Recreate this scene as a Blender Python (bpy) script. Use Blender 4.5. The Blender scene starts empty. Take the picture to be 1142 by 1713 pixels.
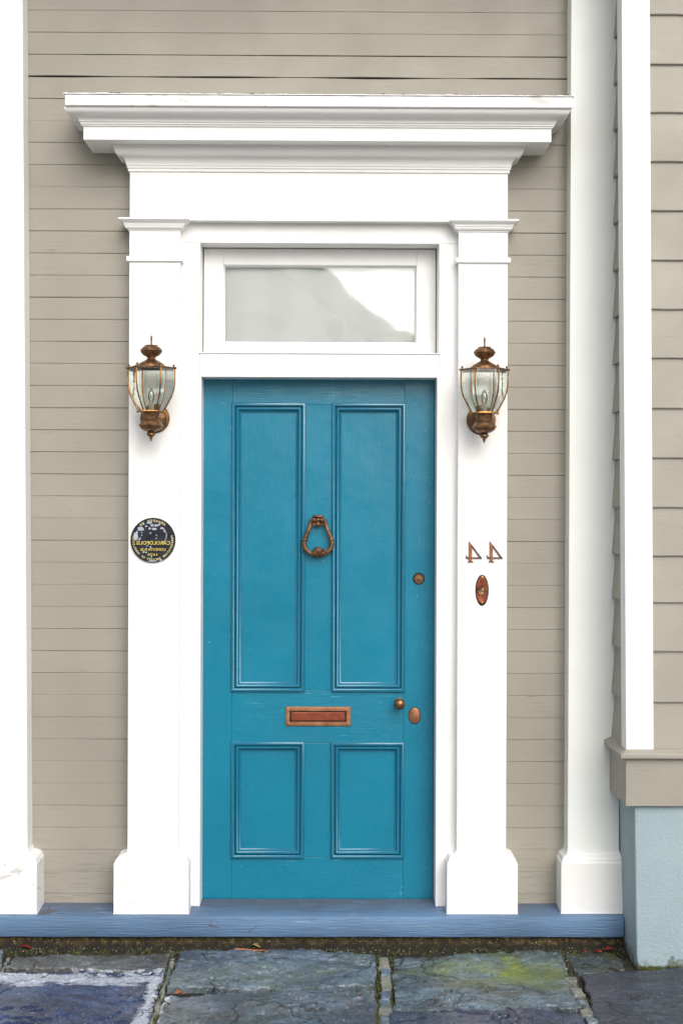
import bpy, bmesh, math, random
from mathutils import Vector, Matrix, noise
random.seed(7)
R = math.radians
scene = bpy.context.scene
COL = scene.collection

# ------------------------------------------------------------------ camera
F_PX, W_PX, H_PX, CAM_H, CAM_D = 2255.0, 1142.0, 1713.0, 1.78, 5.5
PX0, PY0 = 571.0, 835.0
YAW, ROLL = 0.0075, 0.0032
cam_d = bpy.data.cameras.new('camera'); cam = bpy.data.objects.new('camera', cam_d); COL.objects.link(cam)
CAM_R = Matrix.Rotation(-YAW, 3, 'Z') @ Matrix.Rotation(math.pi/2, 3, 'X') @ Matrix.Rotation(ROLL, 3, 'Z')
cam.matrix_world = Matrix.Translation((0, -CAM_D, CAM_H)) @ CAM_R.to_4x4()
cam_d.sensor_fit = 'VERTICAL'; cam_d.sensor_height = 36; cam_d.sensor_width = 24
cam_d.lens = F_PX/H_PX*36; cam_d.shift_y = -(H_PX/2-PY0)/H_PX
cam_d.clip_end = 500
scene.camera = cam

# ------------------------------------------------------------------ light
SUN_EL, SUN_AZ = R(37), R(17)          # azimuth measured from the street direction (-y) towards +x
world = bpy.data.worlds.new('World'); scene.world = world; world.use_nodes = True
nt = world.node_tree; bg = nt.nodes['Background']
sky = nt.nodes.new('ShaderNodeTexSky'); sky.sky_type = 'NISHITA'; sky.sun_disc = False
sky.sun_elevation = SUN_EL; sky.sun_rotation = math.pi - SUN_AZ
sky.air_density = 1.2; sky.dust_density = 3.0; sky.ozone_density = 1.0
hs = nt.nodes.new('ShaderNodeHueSaturation'); hs.inputs['Saturation'].default_value = 0.32
nt.links.new(sky.outputs[0], hs.inputs['Color']); nt.links.new(hs.outputs[0], bg.inputs[0])
bg.inputs[1].default_value = 0.13
sun_d = bpy.data.lights.new('sun', 'SUN'); sun = bpy.data.objects.new('sun', sun_d); COL.objects.link(sun)
sun_d.energy = 1.45; sun_d.angle = R(54); sun_d.color = (1.0, 0.955, 0.89)
sd = Vector((math.sin(SUN_AZ)*math.cos(SUN_EL), -math.cos(SUN_AZ)*math.cos(SUN_EL), math.sin(SUN_EL)))
sun.rotation_euler = sd.to_track_quat('Z', 'Y').to_euler()
scene.view_settings.view_transform = 'Standard'; scene.view_settings.look = 'None'
scene.view_settings.exposure = 0.54; scene.view_settings.gamma = 1

# ------------------------------------------------------------------ measuring: point of the photo at a known real depth -> metres
def UP(px, py, y):
    d = CAM_R @ Vector(((px-PX0)/F_PX, -(py-PY0)/F_PX, -1))
    t = (y+CAM_D)/d.y
    return d.x*t, CAM_H+d.z*t
def X(px, y, py=900): return UP(px, py, y)[0]
def Z(py, y, px=540): return UP(px, py, y)[1]
def GR(px, py, z=0.0):
    d = CAM_R @ Vector(((px-PX0)/F_PX, -(py-PY0)/F_PX, -1))
    t = (z-CAM_H)/d.z
    return (d.x*t, -CAM_D+d.y*t)

# ------------------------------------------------------------------ materials
def nodes(name):
    m = bpy.data.materials.new(name); m.use_nodes = True
    t = m.node_tree; b = t.nodes['Principled BSDF']
    return m, t, b
def N(t, kind, **kw):
    n = t.nodes.new(kind)
    for k, v in kw.items():
        if k.startswith('i_'):
            n.inputs[k[2:].replace('_', ' ')].default_value = v
        else: setattr(n, k, v)
    return n
def ramp(t, src, pts):
    r = t.nodes.new('ShaderNodeValToRGB'); e = r.color_ramp.elements
    while len(e) < len(pts): e.new(0.5)
    for i, (p, c) in enumerate(pts):
        e[i].position = p; e[i].color = (c, c, c, 1) if not isinstance(c, tuple) else (*c, 1)
    t.links.new(src, r.inputs[0]); return r.outputs[0]
def mapped(t, scale, loc=(0, 0, 0)):
    tc = t.nodes.new('ShaderNodeTexCoord'); mp = t.nodes.new('ShaderNodeMapping')
    mp.inputs['Scale'].default_value = scale; mp.inputs['Location'].default_value = loc
    t.links.new(tc.outputs['Object'], mp.inputs[0]); return mp.outputs[0]
def noi(t, vec, scale, detail=4, rough=0.55, dist=0.0):
    n = N(t, 'ShaderNodeTexNoise'); n.inputs['Scale'].default_value = scale
    n.inputs['Detail'].default_value = detail; n.inputs['Roughness'].default_value = rough
    n.inputs['Distortion'].default_value = dist
    t.links.new(vec, n.inputs['Vector']); return n.outputs['Fac']
def mix(t, fac, a, b, mode='MIX'):
    m = N(t, 'ShaderNodeMix', data_type='RGBA', blend_type=mode)
    for sock, v in ((m.inputs[0], fac), (m.inputs[6], a), (m.inputs[7], b)):
        if isinstance(v, (tuple, float, int)):
            sock.default_value = (*v, 1) if isinstance(v, tuple) else v
        else: t.links.new(v, sock)
    return m.outputs[2]
def math_(t, op, a, b=0.0):
    m = N(t, 'ShaderNodeMath', operation=op)
    for s, v in ((m.inputs[0], a), (m.inputs[1], b)):
        if isinstance(v, (float, int)): s.default_value = v
        else: t.links.new(v, s)
    return m.outputs[0]
def bump(t, b, h, strength, dist, prev=None):
    n = N(t, 'ShaderNodeBump'); n.inputs['Strength'].default_value = strength; n.inputs['Distance'].default_value = dist
    t.links.new(h, n.inputs['Height'])
    if prev: t.links.new(prev, n.inputs['Normal'])
    t.links.new(n.outputs[0], b.inputs['Normal']); return n.outputs[0]

def paint(name, col, rough=0.45, grain='h', gs=0.5, var=0.06, crack=0.0, crackcol=(0.12, 0.1, 0.08), specks=0.0,
          speckcol=(0.1, 0.07, 0.04), chips=0.0, chipcol=(0.5, 0.46, 0.4), spec=0.5, wear=0.0, wearcol=(0.5, 0.7, 0.75), low=0.0, tread=None):
    m, t, b = nodes(name)
    o = mapped(t, (1, 1, 1))
    g = mapped(t, (3, 60, 60) if grain == 'h' else (60, 60, 3))
    gn = noi(t, g, 3.0, 6, 0.62)
    gf = noi(t, mapped(t, (14, 14, 260) if grain == 'h' else (260, 14, 14)), 1.0, 3, 0.6)
    big = noi(t, o, 2.3, 2, 0.5)
    c = mix(t, ramp(t, big, [(0.3, 0.0), (0.7, 1.0)]), tuple(x*(1-var) for x in col), tuple(min(1, x*(1+var)) for x in col))
    c = mix(t, ramp(t, gf, [(0.3, 0.0), (0.75, 0.07*gs+0.01)]), c, tuple(x*0.72 for x in col))
    if wear:
        wn = noi(t, mapped(t, (7, 40, 120) if grain == 'h' else (120, 40, 7), (3.1, 0, 1.7)), 1.0, 5, 0.7)
        wm = math_(t, 'MULTIPLY', ramp(t, wn, [(0.60, 0.0), (0.68, 1.0)]), ramp(t, noi(t, o, 4.1, 3), [(0.5, 0.0), (0.64, wear)]))
        c = mix(t, wm, c, wearcol)
    if crack:
        cn = noi(t, mapped(t, (5, 30, 210) if grain == 'h' else (210, 30, 5), (1.3, 4, 0.7)), 1.0, 4, 0.6)
        cm = math_(t, 'MULTIPLY', ramp(t, cn, [(0.655, 0.0), (0.69, 1.0)]), ramp(t, noi(t, o, 3.3, 3), [(0.46, 0.0), (0.62, crack)]))
        if low:      # boards close to the wet sill have cracked more
            sp_ = N(t, 'ShaderNodeSeparateXYZ'); t.links.new(o, sp_.inputs[0])
            lm = math_(t, 'MULTIPLY', ramp(t, cn, [(0.57, 0.0), (0.62, 1.0)]), ramp(t, sp_.outputs['Z'], [(0.05, low), (0.32, 0.0)]))
            cm = math_(t, 'MAXIMUM', cm, lm)
        c = mix(t, cm, c, crackcol)
    if specks:
        v = N(t, 'ShaderNodeTexVoronoi'); v.inputs['Scale'].default_value = 34; t.links.new(o, v.inputs['Vector'])
        sp = ramp(t, v.outputs['Distance'], [(0.05, 1.0), (0.09, 0.0)])
        pick = ramp(t, v.outputs['Color'], [(1.0-specks*0.45, 0.0), (1.0-specks*0.45+0.01, 1.0)])
        c = mix(t, math_(t, 'MULTIPLY', sp, pick), c, speckcol)
    if chips:
        ch = noi(t, mapped(t, (1, 1, 1.6), (9, 2, 5)), 9.0, 6, 0.6, 0.6)
        c = mix(t, ramp(t, ch, [(0.70-chips*0.1, 0.0), (0.715-chips*0.1, 0.8)]), c, chipcol)
    if tread:        # trodden dirt on the top of the sill, worn off along its front edge
        sp_ = N(t, 'ShaderNodeSeparateXYZ'); t.links.new(o, sp_.inputs[0])
        tm = ramp(t, math_(t, 'ADD', math_(t, 'ADD', sp_.outputs['Y'], 0.5), math_(t, 'MULTIPLY', math_(t, 'SUBTRACT', noi(t, mapped(t, (3, 14, 1)), 2.2, 8, 0.7), 0.5), 0.36)), [(0.43, 0.10), (0.56, 0.80)])
        front = ramp(t, math_(t, 'ADD', sp_.outputs['Y'], 0.5), [(0.395, 0.0), (0.41, 1.0)])
        c = mix(t, math_(t, 'MULTIPLY', tm, front), c, tread)
    t.links.new(c, b.inputs['Base Color'])
    b.inputs['Roughness'].default_value = rough
    b.inputs['Specular IOR Level'].default_value = spec
    t.links.new(ramp(t, noi(t, o, 7, 4), [(0.3, rough*0.85), (0.7, min(1, rough*1.2))]), b.inputs['Roughness'])
    h1 = bump(t, b, gn, 0.35*gs, 0.004)
    h2 = bump(t, b, gf, 0.35*gs, 0.0015, h1)
    bump(t, b, noi(t, o, 6, 2), 0.25, 0.012, h2)
    return m

WH = (0.80, 0.795, 0.785)
M = {}
M['white'] = paint('white_trim_paint', WH, 0.5, 'v', 0.7, 0.03, specks=0.14, crack=0.45, crackcol=(0.42, 0.39, 0.34))
M['white_h'] = paint('white_trim_paint_horizontal', WH, 0.5, 'h', 0.7, 0.03, specks=0.14, crack=0.5, crackcol=(0.40, 0.37, 0.32))
M['white_old'] = paint('weathered_white_paint', (0.79, 0.785, 0.775), 0.55, 'h', 0.5, 0.03, crack=0.75, crackcol=(0.33, 0.29, 0.24), specks=0.12)
M['white_peel'] = paint('peeling_white_paint', (0.78, 0.775, 0.77), 0.6, 'h', 0.8, 0.04, crack=0.5, crackcol=(0.35, 0.3, 0.25), chips=0.85, chipcol=(0.52, 0.50, 0.47))
M['white_green'] = paint('cool_white_paint', (0.80, 0.825, 0.80), 0.5, 'v', 0.5, 0.03, specks=0.04, crack=0.08, crackcol=(0.5, 0.5, 0.45))
M['taupe'] = paint('taupe_siding_paint', (0.290, 0.270, 0.224), 0.55, 'h', 0.75, 0.07, crack=1.0, crackcol=(0.13, 0.115, 0.09), specks=0.16, speckcol=(0.08, 0.06, 0.04), low=0.8)
M['taupe_lap'] = paint('taupe_lap_siding_paint', (0.296, 0.276, 0.232), 0.55, 'h', 0.55, 0.07, crack=0.6, crackcol=(0.22, 0.19, 0.15), specks=0.07)
M['gap'] = paint('dark_joint', (0.035, 0.030, 0.022), 0.9, 'h', 0.5)
M['door'] = paint('teal_door_paint', (0.000, 0.168, 0.268), 0.28, 'v', 0.55, 0.07, specks=0.4, speckcol=(0.18, 0.45, 0.55), spec=0.65, wear=0.0, wearcol=(0.12, 0.36, 0.46))
M['door_h'] = paint('teal_door_paint_rail', (0.000, 0.168, 0.268), 0.28, 'h', 0.8, 0.07, specks=0.4, speckcol=(0.18, 0.45, 0.55), spec=0.65, wear=0.9, wearcol=(0.25, 0.55, 0.65))
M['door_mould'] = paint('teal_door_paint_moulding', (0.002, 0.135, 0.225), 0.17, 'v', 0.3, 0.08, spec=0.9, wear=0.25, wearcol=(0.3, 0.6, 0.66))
M['sill'] = paint('blue_sill_paint', (0.105, 0.190, 0.320), 0.5, 'h', 3.0, 0.2, crack=1.0, crackcol=(0.04, 0.06, 0.11), specks=0.5, wear=1.0, wearcol=(0.25, 0.34, 0.46), chips=0.45, chipcol=(0.10, 0.085, 0.09), tread=(0.085, 0.085, 0.105))

def stucco():
    m, t, b = nodes('pale_blue_stucco')
    o = mapped(t, (1, 1, 1))
    c = mix(t, ramp(t, noi(t, o, 3, 5), [(0.3, 0.0), (0.7, 1.0)]), (0.275, 0.360, 0.400), (0.33, 0.420, 0.448))
    v = noi(t, o, 95, 5, 0.7, 0.3); v2 = noi(t, o, 190, 2, 0.6)
    sep = N(t, 'ShaderNodeSeparateXYZ'); t.links.new(mapped(t, (1, 1, 1)), sep.inputs[0])
    foot = math_(t, 'SUBTRACT', 1.0, math_(t, 'MULTIPLY', sep.outputs['Z'], 9.0))
    foot = math_(t, 'ADD', foot, math_(t, 'MULTIPLY', math_(t, 'SUBTRACT', noi(t, o, 14, 8, 0.7), 0.5), 3.2))
    c = mix(t, ramp(t, foot, [(0.75, 0.0), (1.2, 0.75)]), c, (0.07, 0.075, 0.055))
    c = mix(t, ramp(t, noi(t, mapped(t, (30, 30, 6)), 1.0, 4), [(0.66, 0.0), (0.72, 0.5)]), c, (0.2, 0.22, 0.18))
    t.links.new(c, b.inputs['Base Color']); b.inputs['Roughness'].default_value = 0.8
    h = bump(t, b, v, 0.7, 0.005); bump(t, b, v2, 0.5, 0.002, h)
    return m
M['stucco'] = stucco()

def metal(name, base, dark, rough=0.38, metallic=0.85, sc=40):
    m, t, b = nodes(name); o = mapped(t, (1, 1, 1))
    c = mix(t, ramp(t, noi(t, o, sc, 5, 0.65), [(0.35, 0.0), (0.65, 1.0)]), dark, base)
    t.links.new(c, b.inputs['Base Color']); b.inputs['Metallic'].default_value = metallic
    t.links.new(ramp(t, noi(t, o, sc*1.5, 4), [(0.3, rough*0.7), (0.7, rough*1.4)]), b.inputs['Roughness'])
    bump(t, b, noi(t, o, sc*3, 3), 0.25, 0.001)
    return m
M['bronze'] = metal('aged_bronze', (0.31, 0.165, 0.075), (0.08, 0.045, 0.03), 0.40, 0.8)
M['brass'] = metal('brass', (0.60, 0.30, 0.09), (0.26, 0.11, 0.04), 0.28, 0.95)
M['copper'] = metal('copper', (0.38, 0.165, 0.085), (0.22, 0.09, 0.05), 0.42, 0.55)
M['copper_light'] = metal('light_copper', (0.44, 0.20, 0.095), (0.27, 0.115, 0.055), 0.40, 0.5)
M['copper_red'] = metal('red_copper', (0.28, 0.065, 0.026), (0.16, 0.035, 0.015), 0.45, 0.35)
M['knocker'] = metal('knocker_bronze', (0.24, 0.115, 0.055), (0.07, 0.035, 0.022), 0.42, 0.6)
M['dark_metal'] = metal('dark_metal', (0.06, 0.045, 0.035), (0.02, 0.017, 0.014), 0.4, 0.6)
M['black_enamel'] = metal('black_enamel', (0.012, 0.014, 0.022), (0.006, 0.007, 0.012), 0.35, 0.0)
M['gold'] = metal('gold_lettering', (0.66, 0.54, 0.10), (0.45, 0.35, 0.06), 0.5, 0.1)
M['relief_white'] = metal('worn_relief', (0.48, 0.53, 0.60), (0.20, 0.24, 0.31), 0.6, 0.0, 120)
M['candle'] = paint('candle_sleeve', (0.75, 0.74, 0.62), 0.5, 'v', 0.2)

def thin_glass(name, tint, refl, rough=0.03, wavy=0.0, scale=5.0, edge=None):
    m, t, b = nodes(name); t.nodes.remove(b)
    tr = N(t, 'ShaderNodeBsdfTransparent'); tr.inputs[0].default_value = (*tint, 1)
    gl = N(t, 'ShaderNodeBsdfGlossy'); gl.inputs['Roughness'].default_value = rough
    gl.inputs['Color'].default_value = (0.95, 0.97, 0.97, 1)
    mx = N(t, 'ShaderNodeMixShader')
    fr = N(t, 'ShaderNodeFresnel'); fr.inputs[0].default_value = 1.5
    f = math_(t, 'ADD', fr.outputs[0], refl)
    t.links.new(f, mx.inputs[0]); t.links.new(tr.outputs[0], mx.inputs[1]); t.links.new(gl.outputs[0], mx.inputs[2])
    if wavy:
        bn = N(t, 'ShaderNodeBump'); bn.inputs['Strength'].default_value = wavy; bn.inputs['Distance'].default_value = 0.02
        t.links.new(noi(t, mapped(t, (1, 1, 1.4)), scale, 2, 0.5, 0.3), bn.inputs['Height'])
        t.links.new(bn.outputs[0], gl.inputs['Normal'])
    out = [n for n in t.nodes if n.type == 'OUTPUT_MATERIAL'][0]
    t.links.new(mx.outputs[0], out.inputs[0]); return m
M['lamp_glass'] = thin_glass('bevelled_lamp_glass', (0.985, 0.985, 0.945), 0.035, 0.06, 0.04, 30)
M['glass_edge'] = thin_glass('green_glass_bevel', (0.76, 0.87, 0.80), 0.10, 0.1)
M['bulb'] = thin_glass('clear_bulb_glass', (0.80, 0.82, 0.74), 0.12, 0.02)
M['window_glass'] = thin_glass('old_window_glass', (0.98, 0.985, 0.98), 0.09, 0.030, 0.05, 2.4)

def slate(name, c1, c2, c3, moss=0.0, white=None, seed=0.0, rough=0.5, patch=None):
    m, t, b = nodes(name); o = mapped(t, (1, 1, 1), (seed, seed*0.7, 0)); ow = mapped(t, (1, 1, 1))
    st = mapped(t, (1.0, 2.2, 1), (seed*2, 0, 0))
    big = noi(t, o, 3.0, 7, 0.68, 0.5); mid = noi(t, st, 7.0, 10, 0.70, 0.5); fine = noi(t, o, 70, 6, 0.75)
    c = mix(t, ramp(t, big, [(0.43, 0.0), (0.55, 1.0)]), c1, c2)
    c = mix(t, ramp(t, mid, [(0.44, 0.0), (0.60, 0.7)]), c, c3)
    c = mix(t, ramp(t, noi(t, st, 22, 8, 0.75, 1.0), [(0.54, 0.0), (0.66, 0.35)]), c, tuple(min(1, x*2.0+0.02) for x in c2))
    c = mix(t, ramp(t, fine, [(0.36, 0.75), (0.56, 0.0)]), c, tuple(x*0.28 for x in c1))
    c = mix(t, ramp(t, noi(t, st, 4.5, 9, 0.7, 2.0), [(0.36, 0.9), (0.44, 0.0)]), c, tuple(x*0.25 for x in c1))
    c = mix(t, ramp(t, noi(t, o, 150, 2, 0.5), [(0.66, 0.0), (0.71, 0.8)]), c, (0.40, 0.43, 0.44))
    if moss:
        f = ramp(t, noi(t, o, 3.4, 7, 0.68, 0.5), [(0.40, 0.0), (0.60, moss)])
        if patch:       # where on the slab the moss has spread: distance from a point, metres
            vd = N(t, 'ShaderNodeVectorMath', operation='DISTANCE'); t.links.new(mapped(t, (0.55, 1, 0)), vd.inputs[0])
            vd.inputs[1].default_value = (patch[0]*0.55, patch[1], 0)
            f = math_(t, 'MULTIPLY', f, ramp(t, vd.outputs['Value'], [(0.04, 1.0), (patch[2], 0.0)]))
        mm = math_(t, 'MULTIPLY', f, ramp(t, fine, [(0.3, 0.45), (0.6, 1.0)]))
        c = mix(t, mm, c, (0.15, 0.185, 0.018))
    if white:           # pale worn layer kept near the edges of the slab: (line normal x, y, offset, width)
        f = None
        for (a_, b_, c_, w_) in white:
            d = N(t, 'ShaderNodeVectorMath', operation='DOT_PRODUCT'); t.links.new(ow, d.inputs[0]); d.inputs[1].default_value = (a_, b_, 0)
            e = math_(t, 'ABSOLUTE', math_(t, 'SUBTRACT', d.outputs['Value'], c_))
            e = math_(t, 'SUBTRACT', 1.0, math_(t, 'DIVIDE', e, w_))
            f = e if f is None else math_(t, 'MAXIMUM', f, e)
        f = math_(t, 'ADD', f, math_(t, 'MULTIPLY', math_(t, 'SUBTRACT', noi(t, st, 6, 12, 0.78, 0.6), 0.5), 5.0))
        c = mix(t, ramp(t, f, [(0.30, 0.0), (0.52, 0.85)]), c, mix(t, ramp(t, fine, [(0.4, 0.0), (0.6, 1.0)]), (0.26, 0.29, 0.37), (0.52, 0.55, 0.62)))
    v = N(t, 'ShaderNodeTexVoronoi', feature='DISTANCE_TO_EDGE'); v.inputs['Scale'].default_value = 2.0
    wn = N(t, 'ShaderNodeTexNoise'); wn.inputs['Scale'].default_value = 5; wn.inputs['Detail'].default_value = 6; t.links.new(o, wn.inputs['Vector'])
    t.links.new(mix(t, 0.25, o, wn.outputs['Color']), v.inputs['Vector'])
    cr = math_(t, 'MULTIPLY', ramp(t, v.outputs['Distance'], [(0.0, 1.0), (0.009, 0.0)]), ramp(t, noi(t, o, 3.7, 2), [(0.42, 0.0), (0.50, 1.0)]))
    c = mix(t, math_(t, 'MULTIPLY', cr, 0.85), c, (0.010, 0.009, 0.008))
    t.links.new(c, b.inputs['Base Color'])
    t.links.new(ramp(t, mid, [(0.3, rough*0.42), (0.7, rough*0.95)]), b.inputs['Roughness'])
    h = bump(t, b, mid, 0.4, 0.010); h = bump(t, b, fine, 0.5, 0.0018, h)
    bump(t, b, math_(t, 'SUBTRACT', 1.0, cr), 0.9, 0.004, h)
    return m
def soil(name, a, b_, c_, seed=0.0, wet=0.0):
    m, t, b = nodes(name); o = mapped(t, (1, 1, 1), (seed, 0, 0))
    c = mix(t, ramp(t, noi(t, o, 12, 6, 0.7), [(0.4, 0.0), (0.6, 1.0)]), a, b_)
    c = mix(t, ramp(t, noi(t, o, 45, 5, 0.7), [(0.52, 0.0), (0.64, 0.9)]), c, c_)
    c = mix(t, ramp(t, noi(t, o, 130, 2, 0.5), [(0.66, 0.0), (0.72, 0.8)]), c, (0.42, 0.36, 0.25))
    if wet:
        sp_ = N(t, 'ShaderNodeSeparateXYZ'); t.links.new(mapped(t, (1, 1, 1)), sp_.inputs[0])
        z_ = math_(t, 'ADD', sp_.outputs['Z'], math_(t, 'MULTIPLY', math_(t, 'SUBTRACT', noi(t, o, 25, 6, 0.7), 0.5), 0.06))
        c = mix(t, ramp(t, z_, [(0.004, 0.90), (0.022, 0.0)]), c, (0.010, 0.008, 0.005))
    t.links.new(c, b.inputs['Base Color']); b.inputs['Roughness'].default_value = 0.9
    h = bump(t, b, noi(t, o, 60, 5, 0.7), 1.0, 0.012); return m
M['soil'] = soil('mossy_joint_soil', (0.008, 0.007, 0.005), (0.024, 0.023, 0.010), (0.05, 0.04, 0.02))
M['footing'] = soil('stained_concrete', (0.020, 0.015, 0.008), (0.065, 0.045, 0.016), (0.16, 0.115, 0.045), 3.0, 1.0)
M['mortar'] = soil('grey_joint_mortar', (0.16, 0.165, 0.16), (0.28, 0.28, 0.26), (0.16, 0.17, 0.10), 7.0)
M['moss'] = soil('green_moss', (0.05, 0.07, 0.010), (0.10, 0.12, 0.02), (0.16, 0.16, 0.03), 5.0)
M['leaf_red'] = metal('red_leaf', (0.36, 0.03, 0.02), (0.20, 0.015, 0.012), 0.6, 0.0)
M['leaf_orange'] = metal('orange_leaf', (0.55, 0.16, 0.03), (0.35, 0.09, 0.02), 0.6, 0.0)
M['leaf_tan'] = metal('tan_leaf', (0.48, 0.34, 0.16), (0.3, 0.2, 0.09), 0.6, 0.0)
M['road'] = soil('pale_bounce_street', (0.32, 0.31, 0.295), (0.37, 0.36, 0.34), (0.26, 0.25, 0.235), 9.0)  # street colour kept pale to bounce fill light up under the cornice
M['far_wall'] = paint('pale_opposite_wall', (0.74, 0.75, 0.74), 0.6, 'h', 0.5)
M['far_roof'] = paint('grey_opposite_roof', (0.34, 0.36, 0.365), 0.7, 'h', 0.5)
M['far_trim'] = paint('grey_shutter', (0.52, 0.54, 0.54), 0.6, 'h', 0.3)
M['far_shape'] = paint('dark_far_shape', (0.10, 0.07, 0.06), 0.8, 'h', 0.5)  # dark colour of the shapes added for reflections
M['far_dark'] = paint('dark_opposite_glass', (0.20, 0.21, 0.22), 0.3, 'h', 0.2)
M['curtain'] = paint('white_curtain', (0.89, 0.895, 0.885), 0.8, 'v', 0.2, 0.02)

# ------------------------------------------------------------------ mesh helpers
def tag(o, label=None, cat=None, group=None, kind=None):
    if label: o['label'] = label
    if cat: o['category'] = cat
    if group: o['group'] = group
    if kind: o['kind'] = kind
    return o
def root(name, loc, label, cat, group=None):
    o = bpy.data.objects.new(name, None); COL.objects.link(o); o.location = loc
    o.empty_display_size = 0.05
    return tag(o, label, cat, group)
def wloc(o):
    p = Vector((0, 0, 0))
    while o is not None: p += Vector(o.location); o = o.parent
    return p
class MB:
    def __init__(s): s.v = []; s.f = []
    def add(s, vs, fs):
        n = len(s.v); s.v += [tuple(v) for v in vs]; s.f += [tuple(i+n for i in f) for f in fs]; return s
    def box(s, x0, x1, y0, y1, z0, z1):
        return s.add([(x, y, z) for z in (z0, z1) for y in (y0, y1) for x in (x0, x1)],
                     [(0, 2, 3, 1), (4, 5, 7, 6), (0, 1, 5, 4), (2, 6, 7, 3), (0, 4, 6, 2), (1, 3, 7, 5)])
    def skewbox(s, xb0, xb1, xt0, xt1, y0, y1, z0, z1, n=1):
        vs = []; fs = []
        for i in range(n+1):
            k = i/n; z = z0+(z1-z0)*k; a = xb0+(xt0-xb0)*k; b = xb1+(xt1-xb1)*k
            vs += [(a, y0, z), (b, y0, z), (b, y1, z), (a, y1, z)]
        for i in range(n):
            for j in range(4):
                p = 4*i+j; q = 4*i+(j+1) % 4; fs.append((p, q, q+4, p+4))
        fs.append((3, 2, 1, 0)); e = 4*n; fs.append((e, e+1, e+2, e+3))
        return s.add(vs, fs)
    def returned(s, x0, x1, yf, yw, prof):       # moulding that returns to the wall at both ends; prof = [(out, z)...] bottom to top
        vs = []; fs = []
        for (o, z) in prof:
            vs += [(x0-o, yw, z), (x0-o, yf-o, z), (x1+o, yf-o, z), (x1+o, yw, z)]
        for i in range(len(prof)-1):
            for j in range(3):
                a = 4*i+j; fs.append((a, a+1, a+5, a+4))
        fs.append((3, 2, 1, 0)); e = 4*(len(prof)-1); fs.append((e, e+1, e+2, e+3))
        for i in range(len(prof)-1):
            a = 4*i; fs.append((a+3, a, a+4, a+7))
        return s.add(vs, fs)
    def frame(s, x0, x1, z0, z1, prof):          # mitred ring around a rectangle, prof = [(inset, y)...] outside to inside
        vs = []; fs = []
        for (i_, y) in prof:
            vs += [(x0+i_, y, z0+i_), (x1-i_, y, z0+i_), (x1-i_, y, z1-i_), (x0+i_, y, z1-i_)]
        for k in range(len(prof)-1):
            for j in range(4):
                a = 4*k+j; b = 4*k+(j+1) % 4; fs.append((a, b, b+4, a+4))
        return s.add(vs, fs)
    def lathe(s, c, prof, n=32, axis='z', sx=1.0, sz=1.0):   # prof = [(r, t)...]
        vs = []; fs = []
        for (r, t) in prof:
            for k in range(n):
                a = 2*math.pi*k/n
                if axis == 'z': vs.append((c[0]+r*math.cos(a), c[1]+r*math.sin(a), c[2]+t))
                else: vs.append((c[0]+r*sx*math.cos(a), c[1]+t, c[2]+r*sz*math.sin(a)))
        for i in range(len(prof)-1):
            for k in range(n):
                a = i*n+k; b = i*n+(k+1) % n; fs.append((a, b, b+n, a+n))
        fs.append(tuple(range(n-1, -1, -1))); e = (len(prof)-1)*n; fs.append(tuple(range(e, e+n)))
        return s.add(vs, fs)
    def tube(s, pts, rad, n=10, flat=1.0):
        pts = [Vector(p) for p in pts]; vs = []; fs = []
        for i, p in enumerate(pts):
            d = (pts[min(i+1, len(pts)-1)]-pts[max(i-1, 0)]).normalized()
            u = d.cross(Vector((0, 1, 0)));
            if u.length < 1e-3: u = d.cross(Vector((1, 0, 0)))
            u.normalize(); w = d.cross(u).normalized()
            r = rad[i] if isinstance(rad, (list, tuple)) else rad
            for k in range(n):
                a = 2*math.pi*k/n; vs.append(p+u*(r*math.cos(a))+w*(r*flat*math.sin(a)))
        for i in range(len(pts)-1):
            for k in range(n):
                a = i*n+k; b = i*n+(k+1) % n; fs.append((a, b, b+n, a+n))
        fs.append(tuple(range(n-1, -1, -1))); e = (len(pts)-1)*n; fs.append(tuple(range(e, e+n)))
        return s.add(vs, fs)
    def prism(s, poly, y0, y1):                  # poly in x,z, extruded from y0 (front) to y1
        n = len(poly); vs = [(x, y0, z) for x, z in poly]+[(x, y1, z) for x, z in poly]
        fs = [tuple(range(n)), tuple(range(2*n-1, n-1, -1))]
        for i in range(n): j = (i+1) % n; fs.append((i, i+n, j+n, j))
        return s.add(vs, fs)
    def ball(s, c, r, sc=(1, 1, 1), n=20, m=12):
        vs = []; fs = []
        for i in range(1, m):
            th = math.pi*i/m
            for k in range(n):
                a = 2*math.pi*k/n
                vs.append((c[0]+r*sc[0]*math.sin(th)*math.cos(a), c[1]+r*sc[1]*math.sin(th)*math.sin(a), c[2]+r*sc[2]*math.cos(th)))
        for i in range(m-2):
            for k in range(n):
                a = i*n+k; b = i*n+(k+1) % n; fs.append((a, b, b+n, a+n))
        vs += [(c[0], c[1], c[2]+r*sc[2]), (c[0], c[1], c[2]-r*sc[2])]; T = len(vs)-2
        for k in range(n):
            fs.append((T, (k+1) % n, k)); e = (m-2)*n; fs.append((T+1, e+k, e+(k+1) % n))
        return s.add(vs, fs)
    def build(s, name, mat, parent=None, bevel=0.0, smooth=False, loc=None):
        me = bpy.data.meshes.new(name); o = bpy.data.objects.new(name, me); COL.objects.link(o)
        off = Vector((0, 0, 0))
        if parent is not None: o.parent = parent; off = wloc(parent)
        elif loc is not None: o.location = loc; off = Vector(loc)
        me.from_pydata([tuple(Vector(v)-off) for v in s.v], [], s.f)
        bm = bmesh.new(); bm.from_mesh(me); bmesh.ops.recalc_face_normals(bm, faces=bm.faces); bm.to_mesh(me); bm.free()
        me.materials.append(mat if not isinstance(mat, str) else M[mat])
        if bevel:
            md = o.modifiers.new('bevel', 'BEVEL'); md.width = bevel; md.segments = 2; md.limit_method = 'ANGLE'; md.angle_limit = R(30)
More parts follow.
